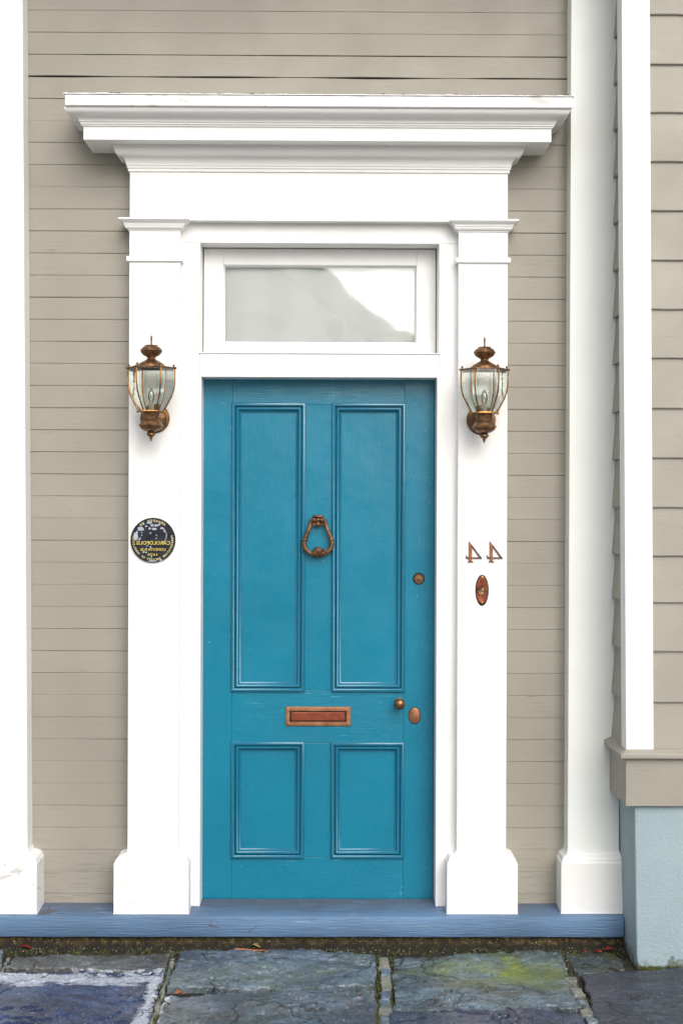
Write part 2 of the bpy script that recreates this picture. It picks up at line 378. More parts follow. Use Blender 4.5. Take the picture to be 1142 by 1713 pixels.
        if smooth:
            for p in me.polygons: p.use_smooth = True
            try: me.set_sharp_from_angle(angle=R(38))
            except Exception: pass
        return o

# ------------------------------------------------------------------ depths (y, metres; the siding face is 0, the street is negative)
Y_WALL, Y_CASE, Y_PIL, Y_DOOR, Y_SILL = 0.0, -0.040, -0.085, 0.060, -0.160
ZTOP = 4.53
Z_SILL = Z(1534, Y_SILL)      # top front edge of sill
Z_SILLB = Z(1568, Y_SILL)
def zs(y): return Z_SILL + (y-Y_SILL)*0.045    # sill slopes a little outwards

# ------------------------------------------------------------------ ground, street
g = MB(); n = 1
g.add([(-60, 0.3, -0.045), (60, 0.3, -0.045), (60, -80, -0.045), (-60, -80, -0.045)], [(0, 1, 2, 3)])
tag(g.build('ground', 'road'), kind='structure')

# joint soil under the slabs: bumpy bed
pv = MB(); nx, ny = 260, 60; x0, x1, y0, y1 = -2.4, 2.4, -0.10, -1.3
vs = []; fs = []
for j in range(ny+1):
    for i in range(nx+1):
        x = x0+(x1-x0)*i/nx; y = y0+(y1-y0)*j/ny
        z = -0.013+0.009*noise.fractal(Vector((x*9, y*9, 0)), 0.8, 2.0, 4)
        if y > -0.19: z += 0.010*(y+0.19)/0.06
        vs.append((x, y, z))
for j in range(ny):
    for i in range(nx):
        a = j*(nx+1)+i; fs.append((a, a+1, a+nx+2, a+nx+1))
pv.add(vs, fs)
pave = tag(pv.build('pavement', 'soil', smooth=True), kind='structure')
far = MB(); far.box(-8, 8, -2.6, -1.3, -0.04, -0.006)
tag(far.build('pavement_edge', 'mortar'), kind='structure')

def slab(pts, mat, top=0.0, seed=0, relief=0.020, jit=0.0075, tilt=0.0):
    P = [GR(px, py, top) for px, py in pts]
    out = []
    for i, (a, b) in enumerate(zip(P, P[1:]+P[:1])):     # rough chiselled outline
        L = math.hypot(b[0]-a[0], b[1]-a[1]); k = max(2, int(L/0.018))
        nx_, ny_ = -(b[1]-a[1])/L, (b[0]-a[0])/L
        for j in range(k):
            u = j/k; d = jit*1.6*noise.fractal(Vector(((a[0]+(b[0]-a[0])*u)*16+seed*5, (a[1]+(b[1]-a[1])*u)*16, seed*3.3)), 0.7, 2, 4)
            out.append((a[0]+(b[0]-a[0])*u+nx_*d, a[1]+(b[1]-a[1])*u+ny_*d))
    bm = bmesh.new()
    vsb = [bm.verts.new((x, y, 0)) for x, y in out]; bm.faces.new(vsb)
    xs = [p[0] for p in out]; ys = [p[1] for p in out]
    def cuts(lo, hi, step, ax):
        c = lo+step*0.5
        while c < hi:
            co = (c, 0, 0) if ax == 0 else (0, c, 0); no = (1, 0, 0) if ax == 0 else (0, 1, 0)
            bmesh.ops.bisect_plane(bm, geom=bm.verts[:]+bm.edges[:]+bm.faces[:], plane_co=co, plane_no=no); c += step
    cuts(min(xs), max(xs), 0.009, 0); cuts(min(ys), max(ys), 0.009, 1)
    edge = set(v for e in bm.edges if e.is_boundary for v in e.verts)
    for v in bm.verts:
        x, y = v.co.x, v.co.y
        h = noise.fractal(Vector((x*2.6+seed, y*3.4, seed*1.7)), 0.85, 2.1, 5)
        st = math.floor(h*3.4); fr = h*3.4-st                # cleft layers of slate
        t_ = (st+min(1, fr*9))/3.4+0.25*h
        v.co.z = top+relief*(max(t_, -0.30)+0.12*noise.fractal(Vector((x*22, y*22, seed)), 0.8, 2, 3))+tilt*(y+0.35)
        if v in edge: v.co.z -= 0.005
    be = [e for e in bm.edges if e.is_boundary]
    ex = bmesh.ops.extrude_edge_only(bm, edges=be)
    for v in ex['geom']:
        if isinstance(v, bmesh.types.BMVert): v.co.z = top-0.04
    bmesh.ops.recalc_face_normals(bm, faces=bm.faces)
    me = bpy.data.meshes.new('paving_slab'); bm.to_mesh(me); bm.free(); me.materials.append(mat)
    o = bpy.data.objects.new('paving_slab', me); COL.objects.link(o); o.parent = pave
    return o
def edge_line(a, b, w):      # a stain that follows the line between two points of the ground
    p, q_ = GR(*a), GR(*b); dx, dy = q_[0]-p[0], q_[1]-p[1]; L = math.hypot(dx, dy); n_ = (-dy/L, dx/L)
    return (n_[0], n_[1], p[0]*n_[0]+p[1]*n_[1], w)
mo = GR(850, 1625)
sA = slate('slate_grey_brown', (0.070, 0.072, 0.085), (0.16, 0.175, 0.20), (0.075, 0.068, 0.060), 0.15, [edge_line((0, 1633), (276, 1622), 0.03)], 1.0)
sB = slate('slate_deep_blue', (0.008, 0.020, 0.070), (0.040, 0.075, 0.185), (0.012, 0.020, 0.070), 0, [edge_line((0, 1640), (276, 1636), 0.070), edge_line((258, 1650), (236, 1713), 0.036)], 2.0, 0.42)
sC = slate('slate_blue_grey', (0.090, 0.122, 0.175), (0.165, 0.218, 0.30), (0.032, 0.038, 0.045), 0.25, None, 3.0)
sD = slate('slate_dark_brown_grey', (0.050, 0.056, 0.075), (0.14, 0.17, 0.225), (0.060, 0.062, 0.072), 0.1, [edge_line((272, 1680), (250, 1713), 0.02)], 4.0)
sE = slate('slate_mossy_green', (0.055, 0.070, 0.085), (0.13, 0.190, 0.245), (0.045, 0.038, 0.026), 1.0, None, 5.3, 0.5, (mo[0], mo[1], 0.30))
sF = slate('slate_indigo', (0.022, 0.030, 0.060), (0.045, 0.058, 0.105), (0.03, 0.036, 0.065), 0, None, 6.0)
sG = slate('slate_small_dark', (0.035, 0.050, 0.055), (0.065, 0.085, 0.095), (0.045, 0.045, 0.040), 0.45, None, 7.0)
sH = slate('slate_charcoal', (0.026, 0.030, 0.046), (0.052, 0.060, 0.086), (0.032, 0.033, 0.042), 0, None, 8.0, 0.6)
slab([(-160, 1596), (8, 1596), (2, 1618), (-160, 1620)], sC, 0.0, 11)
slab([(26, 1598), (284, 1593), (276, 1621), (14, 1626)], sA, 0.002, 1)
slab([(-190, 1632), (276, 1624), (262, 1662), (244, 1740), (-230, 1745)], sB, 0.004, 2)
slab([(302, 1588), (628, 1594), (627, 1654), (279, 1653)], sC, 0.006, 3)
slab([(272, 1667), (628, 1661), (632, 1760), (250, 1760)], sD, 0.0, 4)
slab([(658, 1600), (934, 1594), (972, 1688), (660, 1690)], sE, 0.002, 5)
slab([(654, 1695), (975, 1692), (996, 1760), (650, 1760)], sF, 0.001, 6)
slab([(944, 1594), (1026, 1592), (1046, 1622), (964, 1628)], sG, -0.004, 7)
slab([(974, 1629), (1230, 1614), (1290, 1760), (1015, 1760)], sH, 0.008, 8, 0.003)
# rest of the pavement towards the street and to the sides, out of the photograph
ex_mats = [sA, sC, sD, sG, sH]
yy = -1.02; row = 0
while yy > -1.30+0.1:
    xx = -2.3+0.2*(row % 2)
    while xx < 2.2:
        w = random.uniform(0.5, 0.85)
        q = MB(); q.box(xx, min(xx+w, 2.38), yy-0.12, yy, -0.03, 0.0)
        o = q.build('paving_slab', random.choice(ex_mats), pave, bevel=0.004); xx += w+0.03
    yy -= 0.15; row += 1

def pebble(x, y, z, s, mat, name, parent, seed, flat=0.5):
    b = MB(); b.ball((x, y, z), s, (1, random.uniform(0.7, 1.1), flat), 14, 8)
    for i, v in enumerate(b.v):
        p = Vector(v)-Vector((x, y, z)); k = 1+0.75*noise.noise(p/s*1.1+Vector((seed*3.1, seed, 0)))
        b.v[i] = (x+p.x*k, y+p.y*k, z+p.z*k)
    return b.build(name, mat, parent, smooth=True)
js = 0
def stones(px0, py0, px1, py1, n, s0, s1):
    """squared bits of stone packed end to end along a joint"""
    global js
    a = GR(px0, py0); b_ = GR(px1, py1); L = math.hypot(b_[0]-a[0], b_[1]-a[1]); ux, uy = (b_[0]-a[0])/L, (b_[1]-a[1])/L
    cuts_ = [0]; 
    for i in range(n): cuts_.append(cuts_[-1]+random.uniform(0.6, 1.4))
    cuts_ = [c*L/cuts_[-1] for c in cuts_]
    for i in range(n):
        js += 1; d0, d1 = cuts_[i]+0.003, cuts_[i+1]-0.003; w = random.uniform(s0, s1); off = random.uniform(-0.004, 0.004)
        pts = []
        for (d, e) in ((d0, -w), (d0, -w*0.2), (d0, w), ((d0+d1)/2, w), (d1, w), (d1, 0), (d1, -w), ((d0+d1)/2, -w)):
            d += random.gauss(0, 0.0028); e += random.gauss(0, 0.0028)+off
            pts.append((a[0]+ux*d-uy*e, a[1]+uy*d+ux*e))
        zt_ = random.uniform(-0.004, 0.003); m = len(pts); cx_ = sum(p[0] for p in pts)/m; cy_ = sum(p[1] for p in pts)/m
        vs = [(x, y, -0.03) for x, y in pts]+[(x, y, zt_-0.005) for x, y in pts]
        vs += [(cx_+(x-cx_)*0.86, cy_+(y-cy_)*0.86, zt_+random.gauss(0, 0.0012)) for x, y in pts]+[(cx_, cy_, zt_+0.001)]
        fs = [(k+l*m, (k+1) % m+l*m, (k+1) % m+(l+1)*m, k+(l+1)*m) for l in (0, 1) for k in range(m)]+[(2*m+k, 2*m+(k+1) % m, 3*m) for k in range(m)]
        q = MB(); q.add(vs, fs); q.build('joint_stone', random.choice([M['mortar'], M['mortar'], sC]), pave, bevel=0.0015)
stones(643, 1600, 645, 1712, 9, 0.017, 0.023)
stones(950, 1632, 994, 1712, 6, 0.018, 0.026)
stones(938, 1600, 946, 1628, 3, 0.006, 0.009)
stones(291, 1600, 254, 1712, 11, 0.005, 0.010)
stones(14, 1600, 6, 1626, 3, 0.005, 0.008)

# footing below the sill
ft = MB(); vs = []; fs = []; nx = 420; lv = [(-0.118, Z_SILLB+0.002), (-0.128, 0.030), (-0.134, 0.016), (-0.142, 0.006), (-0.160, -0.004), (-0.185, -0.018)]
for j, (y, z) in enumerate(lv):
    for i in range(nx+1):
        x = -1.75+2.95*i/nx
        k = 0 if j == 0 else 1
        vs.append((x, y-k*0.010*abs(noise.fractal(Vector((x*14, z*30, 2)), 0.7, 2, 4)), z+k*0.008*noise.fractal(Vector((x*11, y*30, 5)), 0.7, 2, 4)))
for j in range(len(lv)-1):
    for i in range(nx):
        a = j*(nx+1)+i; fs.append((a, a+1, a+nx+2, a+nx+1))
ft.add(vs, fs)
tag(ft.build('foundation_strip', 'footing', loc=(-0.2, -0.13, 0), smooth=True), 'stained mossy brown concrete strip running beneath the blue wooden sill', 'foundation')

# crumbs of mortar, grit and moss in the joints (uncountable)
cr = MB()
for i in range(900):
    if random.random() < 0.6: px = random.uniform(-10, 1045); py = random.gauss(1588, 5)
    else:
        a, b_, c_, d_ = random.choice([(290, 1590, 256, 1713), (642, 1600, 645, 1713), (938, 1595, 995, 1713), (280, 1660, 630, 1658), (655, 1692, 975, 1690)])
        u = random.random(); px = a+(c_-a)*u+random.gauss(0, 5); py = b_+(d_-b_)*u+random.gauss(0, 2)
    x, y = GR(px, py); s = random.uniform(0.0010, 0.0038)
    if y > -0.14: y = -0.14-random.random()*0.02
    a0 = random.random()*6
    vs = [(x+s*math.cos(a0+k*2.1), y+s*math.sin(a0+k*2.1), -0.003+random.random()*0.003) for k in range(3)]+[(x, y, s*0.9)]
    cr.add(vs, [(0, 1, 3), (1, 2, 3), (2, 0, 3), (2, 1, 0)])
tag(cr.build('grit', 'mortar'), 'pale crumbs of mortar and grit scattered in the paving joints', 'grit', kind='stuff')
ms = MB()
for i in range(900):
    q = random.random()
    if q < 0.4: px = random.uniform(-10, 1060); py = random.gauss(1591, 3)
    elif q < 0.55: px = random.uniform(1066, 1142); py = 1619-(px-1066)*0.02+random.gauss(0, 1.5)
    else:
        a, b_, c_, d_ = random.choice([(290, 1590, 256, 1713), (632, 1600, 634, 1713), (655, 1600, 657, 1713), (955, 1632, 1003, 1713), (934, 1600, 975, 1690)])
        u = random.random(); px = a+(c_-a)*u+random.gauss(0, 2.5); py = b_+(d_-b_)*u
    x, y = GR(px, py)
    if y > -0.15 and px < 1060: y = -0.15-random.random()*0.02
    for k in range(3):
        a0 = random.random()*6.28; s = random.uniform(0.001, 0.0035); dx, dy = random.gauss(0, .003), random.gauss(0, .003)
        ms.add([(x+dx-s*math.cos(a0), y+dy-s*math.sin(a0), -0.008), (x+dx+s*math.cos(a0), y+dy+s*math.sin(a0), -0.008), (x+dx+random.gauss(0, .002), y+dy, random.uniform(0.0, 0.007))], [(0, 1, 2)])
tag(ms.build('moss', 'moss'), 'short green moss growing in the joints between the slate slabs', 'moss', kind='stuff')

def leaf(px, py, L, ang, mat, label, dz=0.004):
    x, y = GR(px, py, 0.01); b = MB(); pts = []
    n = 9
    up = [(i/(n-1), 0.32*math.sin(math.pi*(i/(n-1))**0.8)*(1+0.25*math.sin(i*2.2))) for i in range(n)]
    mid = [(u, 0) for u, _ in up]
    vs = []
    for k, row_ in enumerate(([(u, w) for u, w in up], mid, [(u, -w) for u, w in up])):
        for (u, w) in row_:
            lx, ly = (u-0.5)*L, w*L
            vs.append((x+lx*math.cos(ang)-ly*math.sin(ang), y+lx*math.sin(ang)+ly*math.cos(ang), 0.006+dz+0.3*abs(w)*L+0.10*L*math.sin(u*5)))
    fs = [(r*n+i, r*n+i+1, (r+1)*n+i+1, (r+1)*n+i) for r in (0, 1) for i in range(n-1)]
    b.add(vs, fs)
    o = b.build('fallen_leaf', mat, loc=(x, y, 0.006), smooth=True)
    sm = o.modifiers.new('thick', 'SOLIDIFY'); sm.thickness = 0.0006
    tag(o, label, 'leaf', 'fallen leaves along the foot of the wall')
leaf(1022, 1588, 0.055, 0.3, 'leaf_red', 'large bright red fallen leaf lying by the foot of the blue stucco base')
leaf(998, 1590, 0.040, 2.6, 'leaf_red', 'dark red fallen leaf on the moss left of the larger red leaf', 0.0)
leaf(979, 1590, 0.026, 1.1, 'leaf_red', 'smallest red fallen leaf below the right end of the blue sill', 0.0)
leaf(45, 1584, 0.045, 0.1, 'leaf_red', 'thin red fallen leaf under the left end of the blue sill')
leaf(302, 1661, 0.045, 0.5, 'leaf_orange', 'orange leaf caught in the joint between two grey slate slabs')
leaf(604, 1662, 0.022, 0.2, 'leaf_orange', 'tiny orange leaf scrap at the left of the wide stone filled joint', 0.001)
leaf(428, 1582, 0.040, -0.2, 'leaf_tan', 'tan dried leaf lying against the concrete strip under the sill')
tw = MB(); p0 = GR(392, 1588, 0.01); p1 = GR(478, 1592, 0.01)
tw.tube([(p0[0]+(p1[0]-p0[0])*i/8, p0[1]+(p1[1]-p0[1])*i/8+0.002*math.sin(i*1.7), 0.011+0.001*math.sin(i)) for i in range(9)], [0.0022, 0.0024, 0.0022, 0.002, 0.002, 0.0018, 0.0016, 0.0013, 0.001], 6)
tag(tw.build('twig', 'leaf_orange', loc=(p0[0], p0[1], 0.01), smooth=True), 'thin reddish twig lying on the slate in front of the sill', 'twig')

# ------------------------------------------------------------------ main wall, flush horizontal boards
wl = root('clapboard_wall', (0, 0, Z_SILL), 'taupe painted wall of narrow flush horizontal boards around the doorway', 'wall')
XL, XR = -2.2, 1.2
bd = MB()
z_first = Z(130, 0); pitch = 36.9*5.5/F_PX
segs = 170
k0 = int((z_first-Z_SILL)/pitch)+2; k1 = int((ZTOP-z_first)/pitch)+1
def hw(k, x):       # half gap of the joint k
    r_ = random.Random(k*13+5).uniform(0.00025, 0.0008)
    if k == 0: r_ = 0.0032
    if k in (1, -1): r_ = 0.0012
    return max(0.0001, r_*(1.0+1.1*noise.noise(Vector((x*3.1, k*7.7, 0))))+0.0003*noise.noise(Vector((x*40, k*3.3, 1))))
for k in range(-k0, k1+1):
    zb = z_first+k*pitch; zt = zb+pitch
    rr = random.Random(k*31+2); dy0 = rr.uniform(-0.0012, 0.0012); dy1 = dy0+rr.uniform(-0.001, 0.0025)
    vs = []; fs = []
    for i in range(segs+1):
        x = XL+(XR-XL)*i/segs
        w = 0.0012*noise.noise(Vector((x*1.3, k*5.1, 3)))
        a = zb+hw(k, x)+0.0008*noise.noise(Vector((x*2, k*2.0, 9))); b = zt-hw(k+1, x)+0.0008*noise.noise(Vector((x*2, (k+1)*2.0, 9)))
        vs += [(x, 0.012, a), (x, dy0+w+0.0008, a), (x, dy0+w, a+0.0014), (x, dy1+w, b-0.0014), (x, dy1+w+0.0008, b), (x, 0.012, b)]
    for i in range(segs):
        for j in range(5):
            p = 6*i+j; fs.append((p, p+6, p+7, p+1))
    bd.add(vs, fs)
siding = bd.build('siding', 'taupe', wl)
bk = MB(); bk.box(XL, X(335, 0), 0.012, 0.22, 0.0, ZTOP); bk.box(X(733, 0), XR, 0.012, 0.22, 0.0, ZTOP); bk.box(X(335, 0), X(733, 0), 0.012, 0.22, Z(400, 0), ZTOP)
bk.build('sheathing', 'gap', wl)
# siding must not cross the door opening: cut it
bm = bmesh.new(); bm.from_mesh(siding.data)
xa, xb, zc = X(320, 0), X(748, 0), Z(395, 0)-Z_SILL
for co, no in (((xa, 0, 0), (1, 0, 0)), ((xb, 0, 0), (1, 0, 0)), ((0, 0, zc), (0, 0, 1))):
    bmesh.ops.bisect_plane(bm, geom=bm.verts[:]+bm.edges[:]+bm.faces[:], plane_co=co, plane_no=no)
dl = [f for f in bm.faces if xa < f.calc_center_median().x < xb and f.calc_center_median().z < zc]
bmesh.ops.delete(bm, geom=dl, context='FACES'); bm.to_mesh(siding.data); bm.free()

# nail heads that stick out of the left edge of the siding
# ------------------------------------------------------------------ blue sill
sl = MB(); vs = []; fs = []; nx = 200; xa, xb = -1.75, X(1043, Y_SILL, 1550)
prof = [(0.05, zs(0.05)), (-0.02, zs(-0.02)), (-0.09, zs(-0.09)), (-0.152, zs(-0.152)), (-0.158, Z_SILL-0.0015), (-0.160, Z_SILL-0.007), (-0.160, Z_SILLB+0.006), (-0.156, Z_SILLB), (0.05, Z_SILLB)]
for i in range(nx+1):
    x = xa+(xb-xa)*i/nx
    for (y, z) in prof:
        w = noise.fractal(Vector((x*5, y*10, z*20)), 0.7, 2, 4)
        vs.append((x, y+0.0012*w, z+0.0012*w*(1 if z > 0.1 else 0.6)))
n = len(prof)
for i in range(nx):
    for j in range(n-1): a = i*n+j; fs.append((a, a+n, a+n+1, a+1))
fs.append(tuple(range(n))); fs.append(tuple(range(nx*n+n-1, nx*n-1, -1)))
sl.add(vs, fs)
tag(sl.build('door_sill', 'sill', loc=((xa+xb)/2, -0.05, Z_SILLB), smooth=True), 'long blue painted wooden sill beneath the door and the white column bases', 'sill')

# ------------------------------------------------------------------ column bases and pilasters
def arc(o0, z0, o1, z1, kind, n=6):
    r = []
    for i in range(n+1):
        a = i/n*math.pi/2
        if kind == 'cove': r.append((o1+(o0-o1)*(1-math.sin(a)), z0+(z1-z0)*(1-math.cos(a))))
        elif kind == 'ovolo': r.append((o1+(o0-o1)*math.cos(a), z0+(z1-z0)*math.sin(a)))
        elif kind == 'ogee': r.append((o0+(o1-o0)*(i/n), z0+(z1-z0)*(0.5-0.5*math.cos(i/n*math.pi))))
        elif kind == 'cyma':      # convex below, concave above
            u = i/n; hgt = 0.46
            if u < 0.5: a_ = u*math.pi; r.append((o0+(o1-o0)*0.5*(1-math.cos(a_)), z0+(z1-z0)*hgt*math.sin(a_)))
            else: a_ = (u-0.5)*math.pi; r.append((o0+(o1-o0)*(0.5+0.5*math.sin(a_)), z0+(z1-z0)*(hgt+(1-hgt)*(1-math.cos(a_)))))
        elif kind == 'crown':
            u = i/n; r.append((o0+(o1-o0)*(u-0.16*math.sin(2*math.pi*u)), z0+(z1-z0)*u))
    return r
def plinth_profile(px_base_out, zb, zt_block, zt, steps):
    o = px_base_out
    p = [(o+0.002, zb), (o, zb+0.003), (o, zt_block-0.004), (o-0.003, zt_block)]
    h = zt-zt_block
    if steps:
        p += [(o-0.005, zt_block+0.0015)]
        p += arc(o-0.006, zt_block+0.002, o-0.014, zt_block+h*0.50, 'ovolo', 6)
        p += [(o-0.019, zt_block+h*0.52), (o-0.019, zt_block+h*0.60)]
        p += arc(o-0.019, zt_block+h*0.60, 0.001, zt, 'cove', 6)
    else:
        p += arc(o-0.004, zt_block+0.001, 0.012, zt_block+h*0.6, 'ovolo', 6)+arc(0.010, zt_block+h*0.62, 0.001, zt, 'cove', 5)
    return p
class Sur: pass
surr = root('door_surround', (X(540, Y_PIL), 0, zs(-0.1)), 'white classical door surround with pilasters, frieze and projecting cornice', 'door surround')
def pilaster(parent, xl, xr, ylow, yhigh, yback=0.012, mat='white', name='pilaster'):
    a = MB(); a.box(xl, xr, Y_PIL, yback, ylow, yhigh)
    return a.build(name, mat, parent, bevel=0.0022)

LPX0, LPX1 = X(215, Y_PIL), X(300, Y_PIL)
RPX0, RPX1 = X(765, Y_PIL), X(847.5, Y_PIL)
Z_FR0 = Z(370, Y_PIL); Z_FR1 = Z(288, Y_PIL)
ZPB = Z(1443, -0.12); ZPT = Z(1424, -0.10)
for (a, b, stp, m_) in ((LPX0, LPX1, False, 'white_old'), (RPX0, RPX1, True, 'white_old')):
    p = pilaster(surr, a, b, zs(Y_PIL)-0.001, Z_FR0-0.001)
    q = MB()
    q.returned(a, b, Y_PIL, 0.010, plinth_profile((a-X(191, -0.12, 1480)) if not stp else (X(865, -0.12, 1480)-b), zs(-0.125)+0.0005, ZPB, ZPT, stp))
    q.build('plinth', m_, p, bevel=0.001)
    # necking band
    q = MB(); z0 = Z(438.5, -0.09); z1 = Z(430, -0.09); o = 0.010
    q.returned(a, b, Y_PIL, -0.02, [(0.0015, z0-0.001), (o-0.002, z0), (o, z0+0.002), (o, z1-0.002), (o-0.002, z1), (0.0015, z1+0.001)])
    q.build('necking_band', 'white_h', p)
    # capital
    q = MB(); z0 = Z(387, -0.09); z1 = Z(366, -0.11); h = z1-z0; w = 0.039
    pr = [(0.0015, z0), (0.004, z0+0.001), (0.004, z0+0.1*h), (0.008, z0+0.14*h)]+arc(0.008, z0+0.14*h, 0.017, z0+0.42*h, 'cove', 5)[::1]
    pr += [(0.020, z0+0.44*h), (0.020, z0+0.52*h)]+arc(0.021, z0+0.54*h, 0.034, z0+0.84*h, 'crown', 6)+[(w, z0+0.86*h), (w, z1-0.002), (w-0.002, z1), (0.0, z1+0.006)]
    q.returned(a, b, Y_PIL, -0.02, pr)
    q.build('capital', 'white_h', p)

# casing around door and transom
CX0, CX1 = X(333, Y_CASE), X(733, Y_CASE)
ZD1 = Z(628, Y_CASE); ZT0 = Z(591, Y_CASE); ZT1 = Z(407, Y_CASE)
cs = MB()
zc0 = zs(Y_CASE)+0.0003
cs.box(LPX1-0.01, CX0, Y_CASE, 0.16, zc0, ZT1); cs.box(CX1, RPX0+0.01, Y_CASE, 0.16, zc0, ZT1)
cs.build('side_casing', 'white', surr, bevel=0.002)
cs = MB(); cs.box(LPX1-0.01, RPX0+0.01, Y_CASE, 0.16, ZT1+0.0008, Z_FR0+0.01); cs.build('head_casing', 'white_h', surr, bevel=0.001)
cs = MB(); cs.box(CX0+0.0006, CX1-0.0006, Y_CASE-0.0004, 0.16, ZD1, ZT0); cs.build('transom_bar', 'white_h', surr, bevel=0.002)
# beads along the openings
def bead(x0_, x1_, z0_, z1_, nm, bottom=True):
    b = MB(); w = 0.0065
    b.frame(x0_-0.0015, x1_+0.0015, z0_-0.0015, z1_+0.0015, [(0, Y_CASE+0.001), (0.0005, Y_CASE-0.004), (0.003, Y_CASE-0.0065), (0.0055, Y_CASE-0.004), (0.0065, Y_CASE+0.02), (0.008, Y_CASE+0.08)])
    o = b.build(nm, 'white', surr)
    return o
bead(CX0-0.002, CX1+0.002, ZT0-0.002, ZT1+0.002, 'opening_bead')
bd2 = MB(); w = 0.008
for (sx, xx) in ((-1, CX0), (1, CX1)):
    bd2.box(min(xx-sx*w, xx+sx*0.002), max(xx-sx*w, xx+sx*0.002), Y_CASE-0.004, 0.10, zc0+0.0004, ZD1-0.0002)
bd2.box(CX0-0.0015, CX1+0.0015, Y_CASE-0.0045, 0.10, ZD1-0.0082, ZD1+0.002)
bd2.build('opening_bead', 'white', surr, bevel=0.0022)
# frieze and cornice
en = MB(); en.box(LPX0+0.001, RPX1-0.001, Y_PIL+0.0004, 0.01, Z_FR0, Z(236, Y_PIL)); fz = en.build('frieze', 'white_h', surr, bevel=0.002)
bm_ = MB(); z0, z1 = Z(288, -0.09), Z(239, -0.15); h = z1-z0
XA, XB = LPX0+0.001, RPX1-0.001
pr = [(0.0008, z0-0.002), (0.006, z0), (0.006, z0+0.10*h), (0.010, z0+0.13*h), (0.010, z0+0.2*h), (0.013, z0+0.22*h)]
pr += arc(0.013, z0+0.24*h, 0.056, z0+0.86*h, 'cyma', 16)+[(0.060, z0+0.86*h), (0.062, z0+0.90*h), (0.062, z1+0.001)]
bm_.returned(XA, XB, Y_PIL, 0.010, pr); bm_.build('bed_moulding', 'white_h', surr)
zc0_, zc1_ = Z(236, -0.205), Z(213, -0.205)
XF0, XF1 = X(140, -0.205, 223), X(921.5, -0.205, 228)
co = MB()
h = Z(180, -0.27)-zc1_
pr = [(-0.003, zc0_), (0.0, zc0_+0.002), (0.0, zc1_-0.001), (0.006, zc1_), (0.006, zc1_+0.08*h), (0.011, zc1_+0.11*h), (0.011, zc1_+0.22*h), (0.016, zc1_+0.25*h)]
pr += arc(0.016, zc1_+0.27*h, 0.064, zc1_+0.96*h, 'cyma', 18)+[(0.066, zc1_+h)]
co.returned(XF0, XF1, -0.205, 0.010, pr); cn = co.build('cornice', 'white_h', surr)
cp = MB(); z0, z1 = zc1_+h, Z(160, -0.28)
XC0, XC1 = X(109.5, -0.28, 165), X(957, -0.28, 170)
cp.returned(XC0, XC1, -0.282, 0.010, [(-0.002, z0+0.0005), (0, z0+0.003), (0, z1-0.003), (-0.003, z1)]); cp.build('cornice_cap', 'white_peel', cn)
cp = MB(); zt = z1+0.0004
# thin ragged metal drip on the cap
nx = 260; vs = []; fs = []
for i in range(nx+1):
    x = XC0-0.006+(XC1-XC0+0.012)*i/nx; r_ = 0.002*noise.fractal(Vector((x*14, 0, 4)), 0.7, 2, 4)
    vs += [(x, -0.286-r_, zt+0.0005), (x, -0.286-r_, zt+0.0035+abs(r_)), (x, 0.0, zt+0.020), (x, 0.0, zt+0.0006)]
for i in range(nx):
    for j in range(4): a = 4*i+j; b = 4*i+(j+1) % 4; fs.append((a, b, b+4, a+4))
cp.add(vs, fs); cp.build('drip_flashing', 'white_peel', cn)
# dark grime crumbs along the top of the cap
gr = MB()
for i in range(900):
    u = random.random(); c = noise.noise(Vector((u*9, 3, 1)))
    if c < -0.05: continue
    x = XC0+(XC1-XC0)*u; s = random.uniform(0.001, 0.0036); y = -0.2875+random.random()*0.03; z = zt+0.004+random.uniform(-0.0025, 0.002)
    gr.add([(x-s*2, y, z), (x+s*2, y, z+random.gauss(0, .0005)), (x, y, z+s), (x, y+s, z)], [(0, 1, 2), (1, 3, 2), (3, 0, 2), (0, 3, 1)])
gr.build('grime', 'soil', cn)['kind'] = 'stuff'

# transom window
ts = root('transom_window', (X(533, 0.06), 0.06, Z(590, 0.06)), 'white framed glass transom light above the teal door', 'window')
YS = 0.045
SX0, SX1 = CX0+0.0075, CX1-0.0075; SZ0, SZ1 = ZT0+0.0065, ZT1-0.0065
GX0, GX1 = X(374, YS+0.02, 510), X(696, YS+0.02, 510); GZ0, GZ1 = Z(575, YS+0.02), Z(445, YS+0.02)
fr = MB()
fr.box(SX0, GX0, YS, YS+0.035, SZ0, SZ1); fr.box(GX1, SX1, YS, YS+0.035, SZ0, SZ1)
fr.box(GX0+0.0002, GX1-0.0002, YS+0.0005, YS+0.035, GZ1, SZ1); fr.box(GX0+0.0002, GX1-0.0002, YS+0.0005, YS+0.035, SZ0, GZ0)
fr.build('sash', 'white', ts, bevel=0.002)
pt = MB(); pt.frame(GX0-0.001, GX1+0.001, GZ0-0.001, GZ1+0.001, [(0, YS+0.002), (0.002, YS+0.004), (0.008, YS+0.020), (0.0085, YS+0.024)])
pt.build('putty', 'white_old', ts)
gp = MB(); gp.box(GX0, GX1, YS+0.020, YS+0.023, GZ0, GZ1); gp.build('pane', 'window_glass', ts)
bl = MB(); n = 60; vs = []; fs = []
for i in range(n+1):
    x = GX0-0.05+(GX1-GX0+0.1)*i/n; y = YS+0.036+0.005*math.sin(i*0.5)+0.004*math.sin(i*0.21)
    vs += [(x, y, GZ0-0.08), (x, y, GZ1+0.08)]
for i in range(n): fs.append((2*i, 2*i+2, 2*i+3, 2*i+1))
bl.add(vs, fs); bl.build('curtain', 'curtain', ts, smooth=True)
iv = MB(); iv.box(SX0-0.02, SX1+0.02, 0.30, 0.32, 0.0, ZT1+0.1); iv.build('inner_wall', 'far_roof', wl)

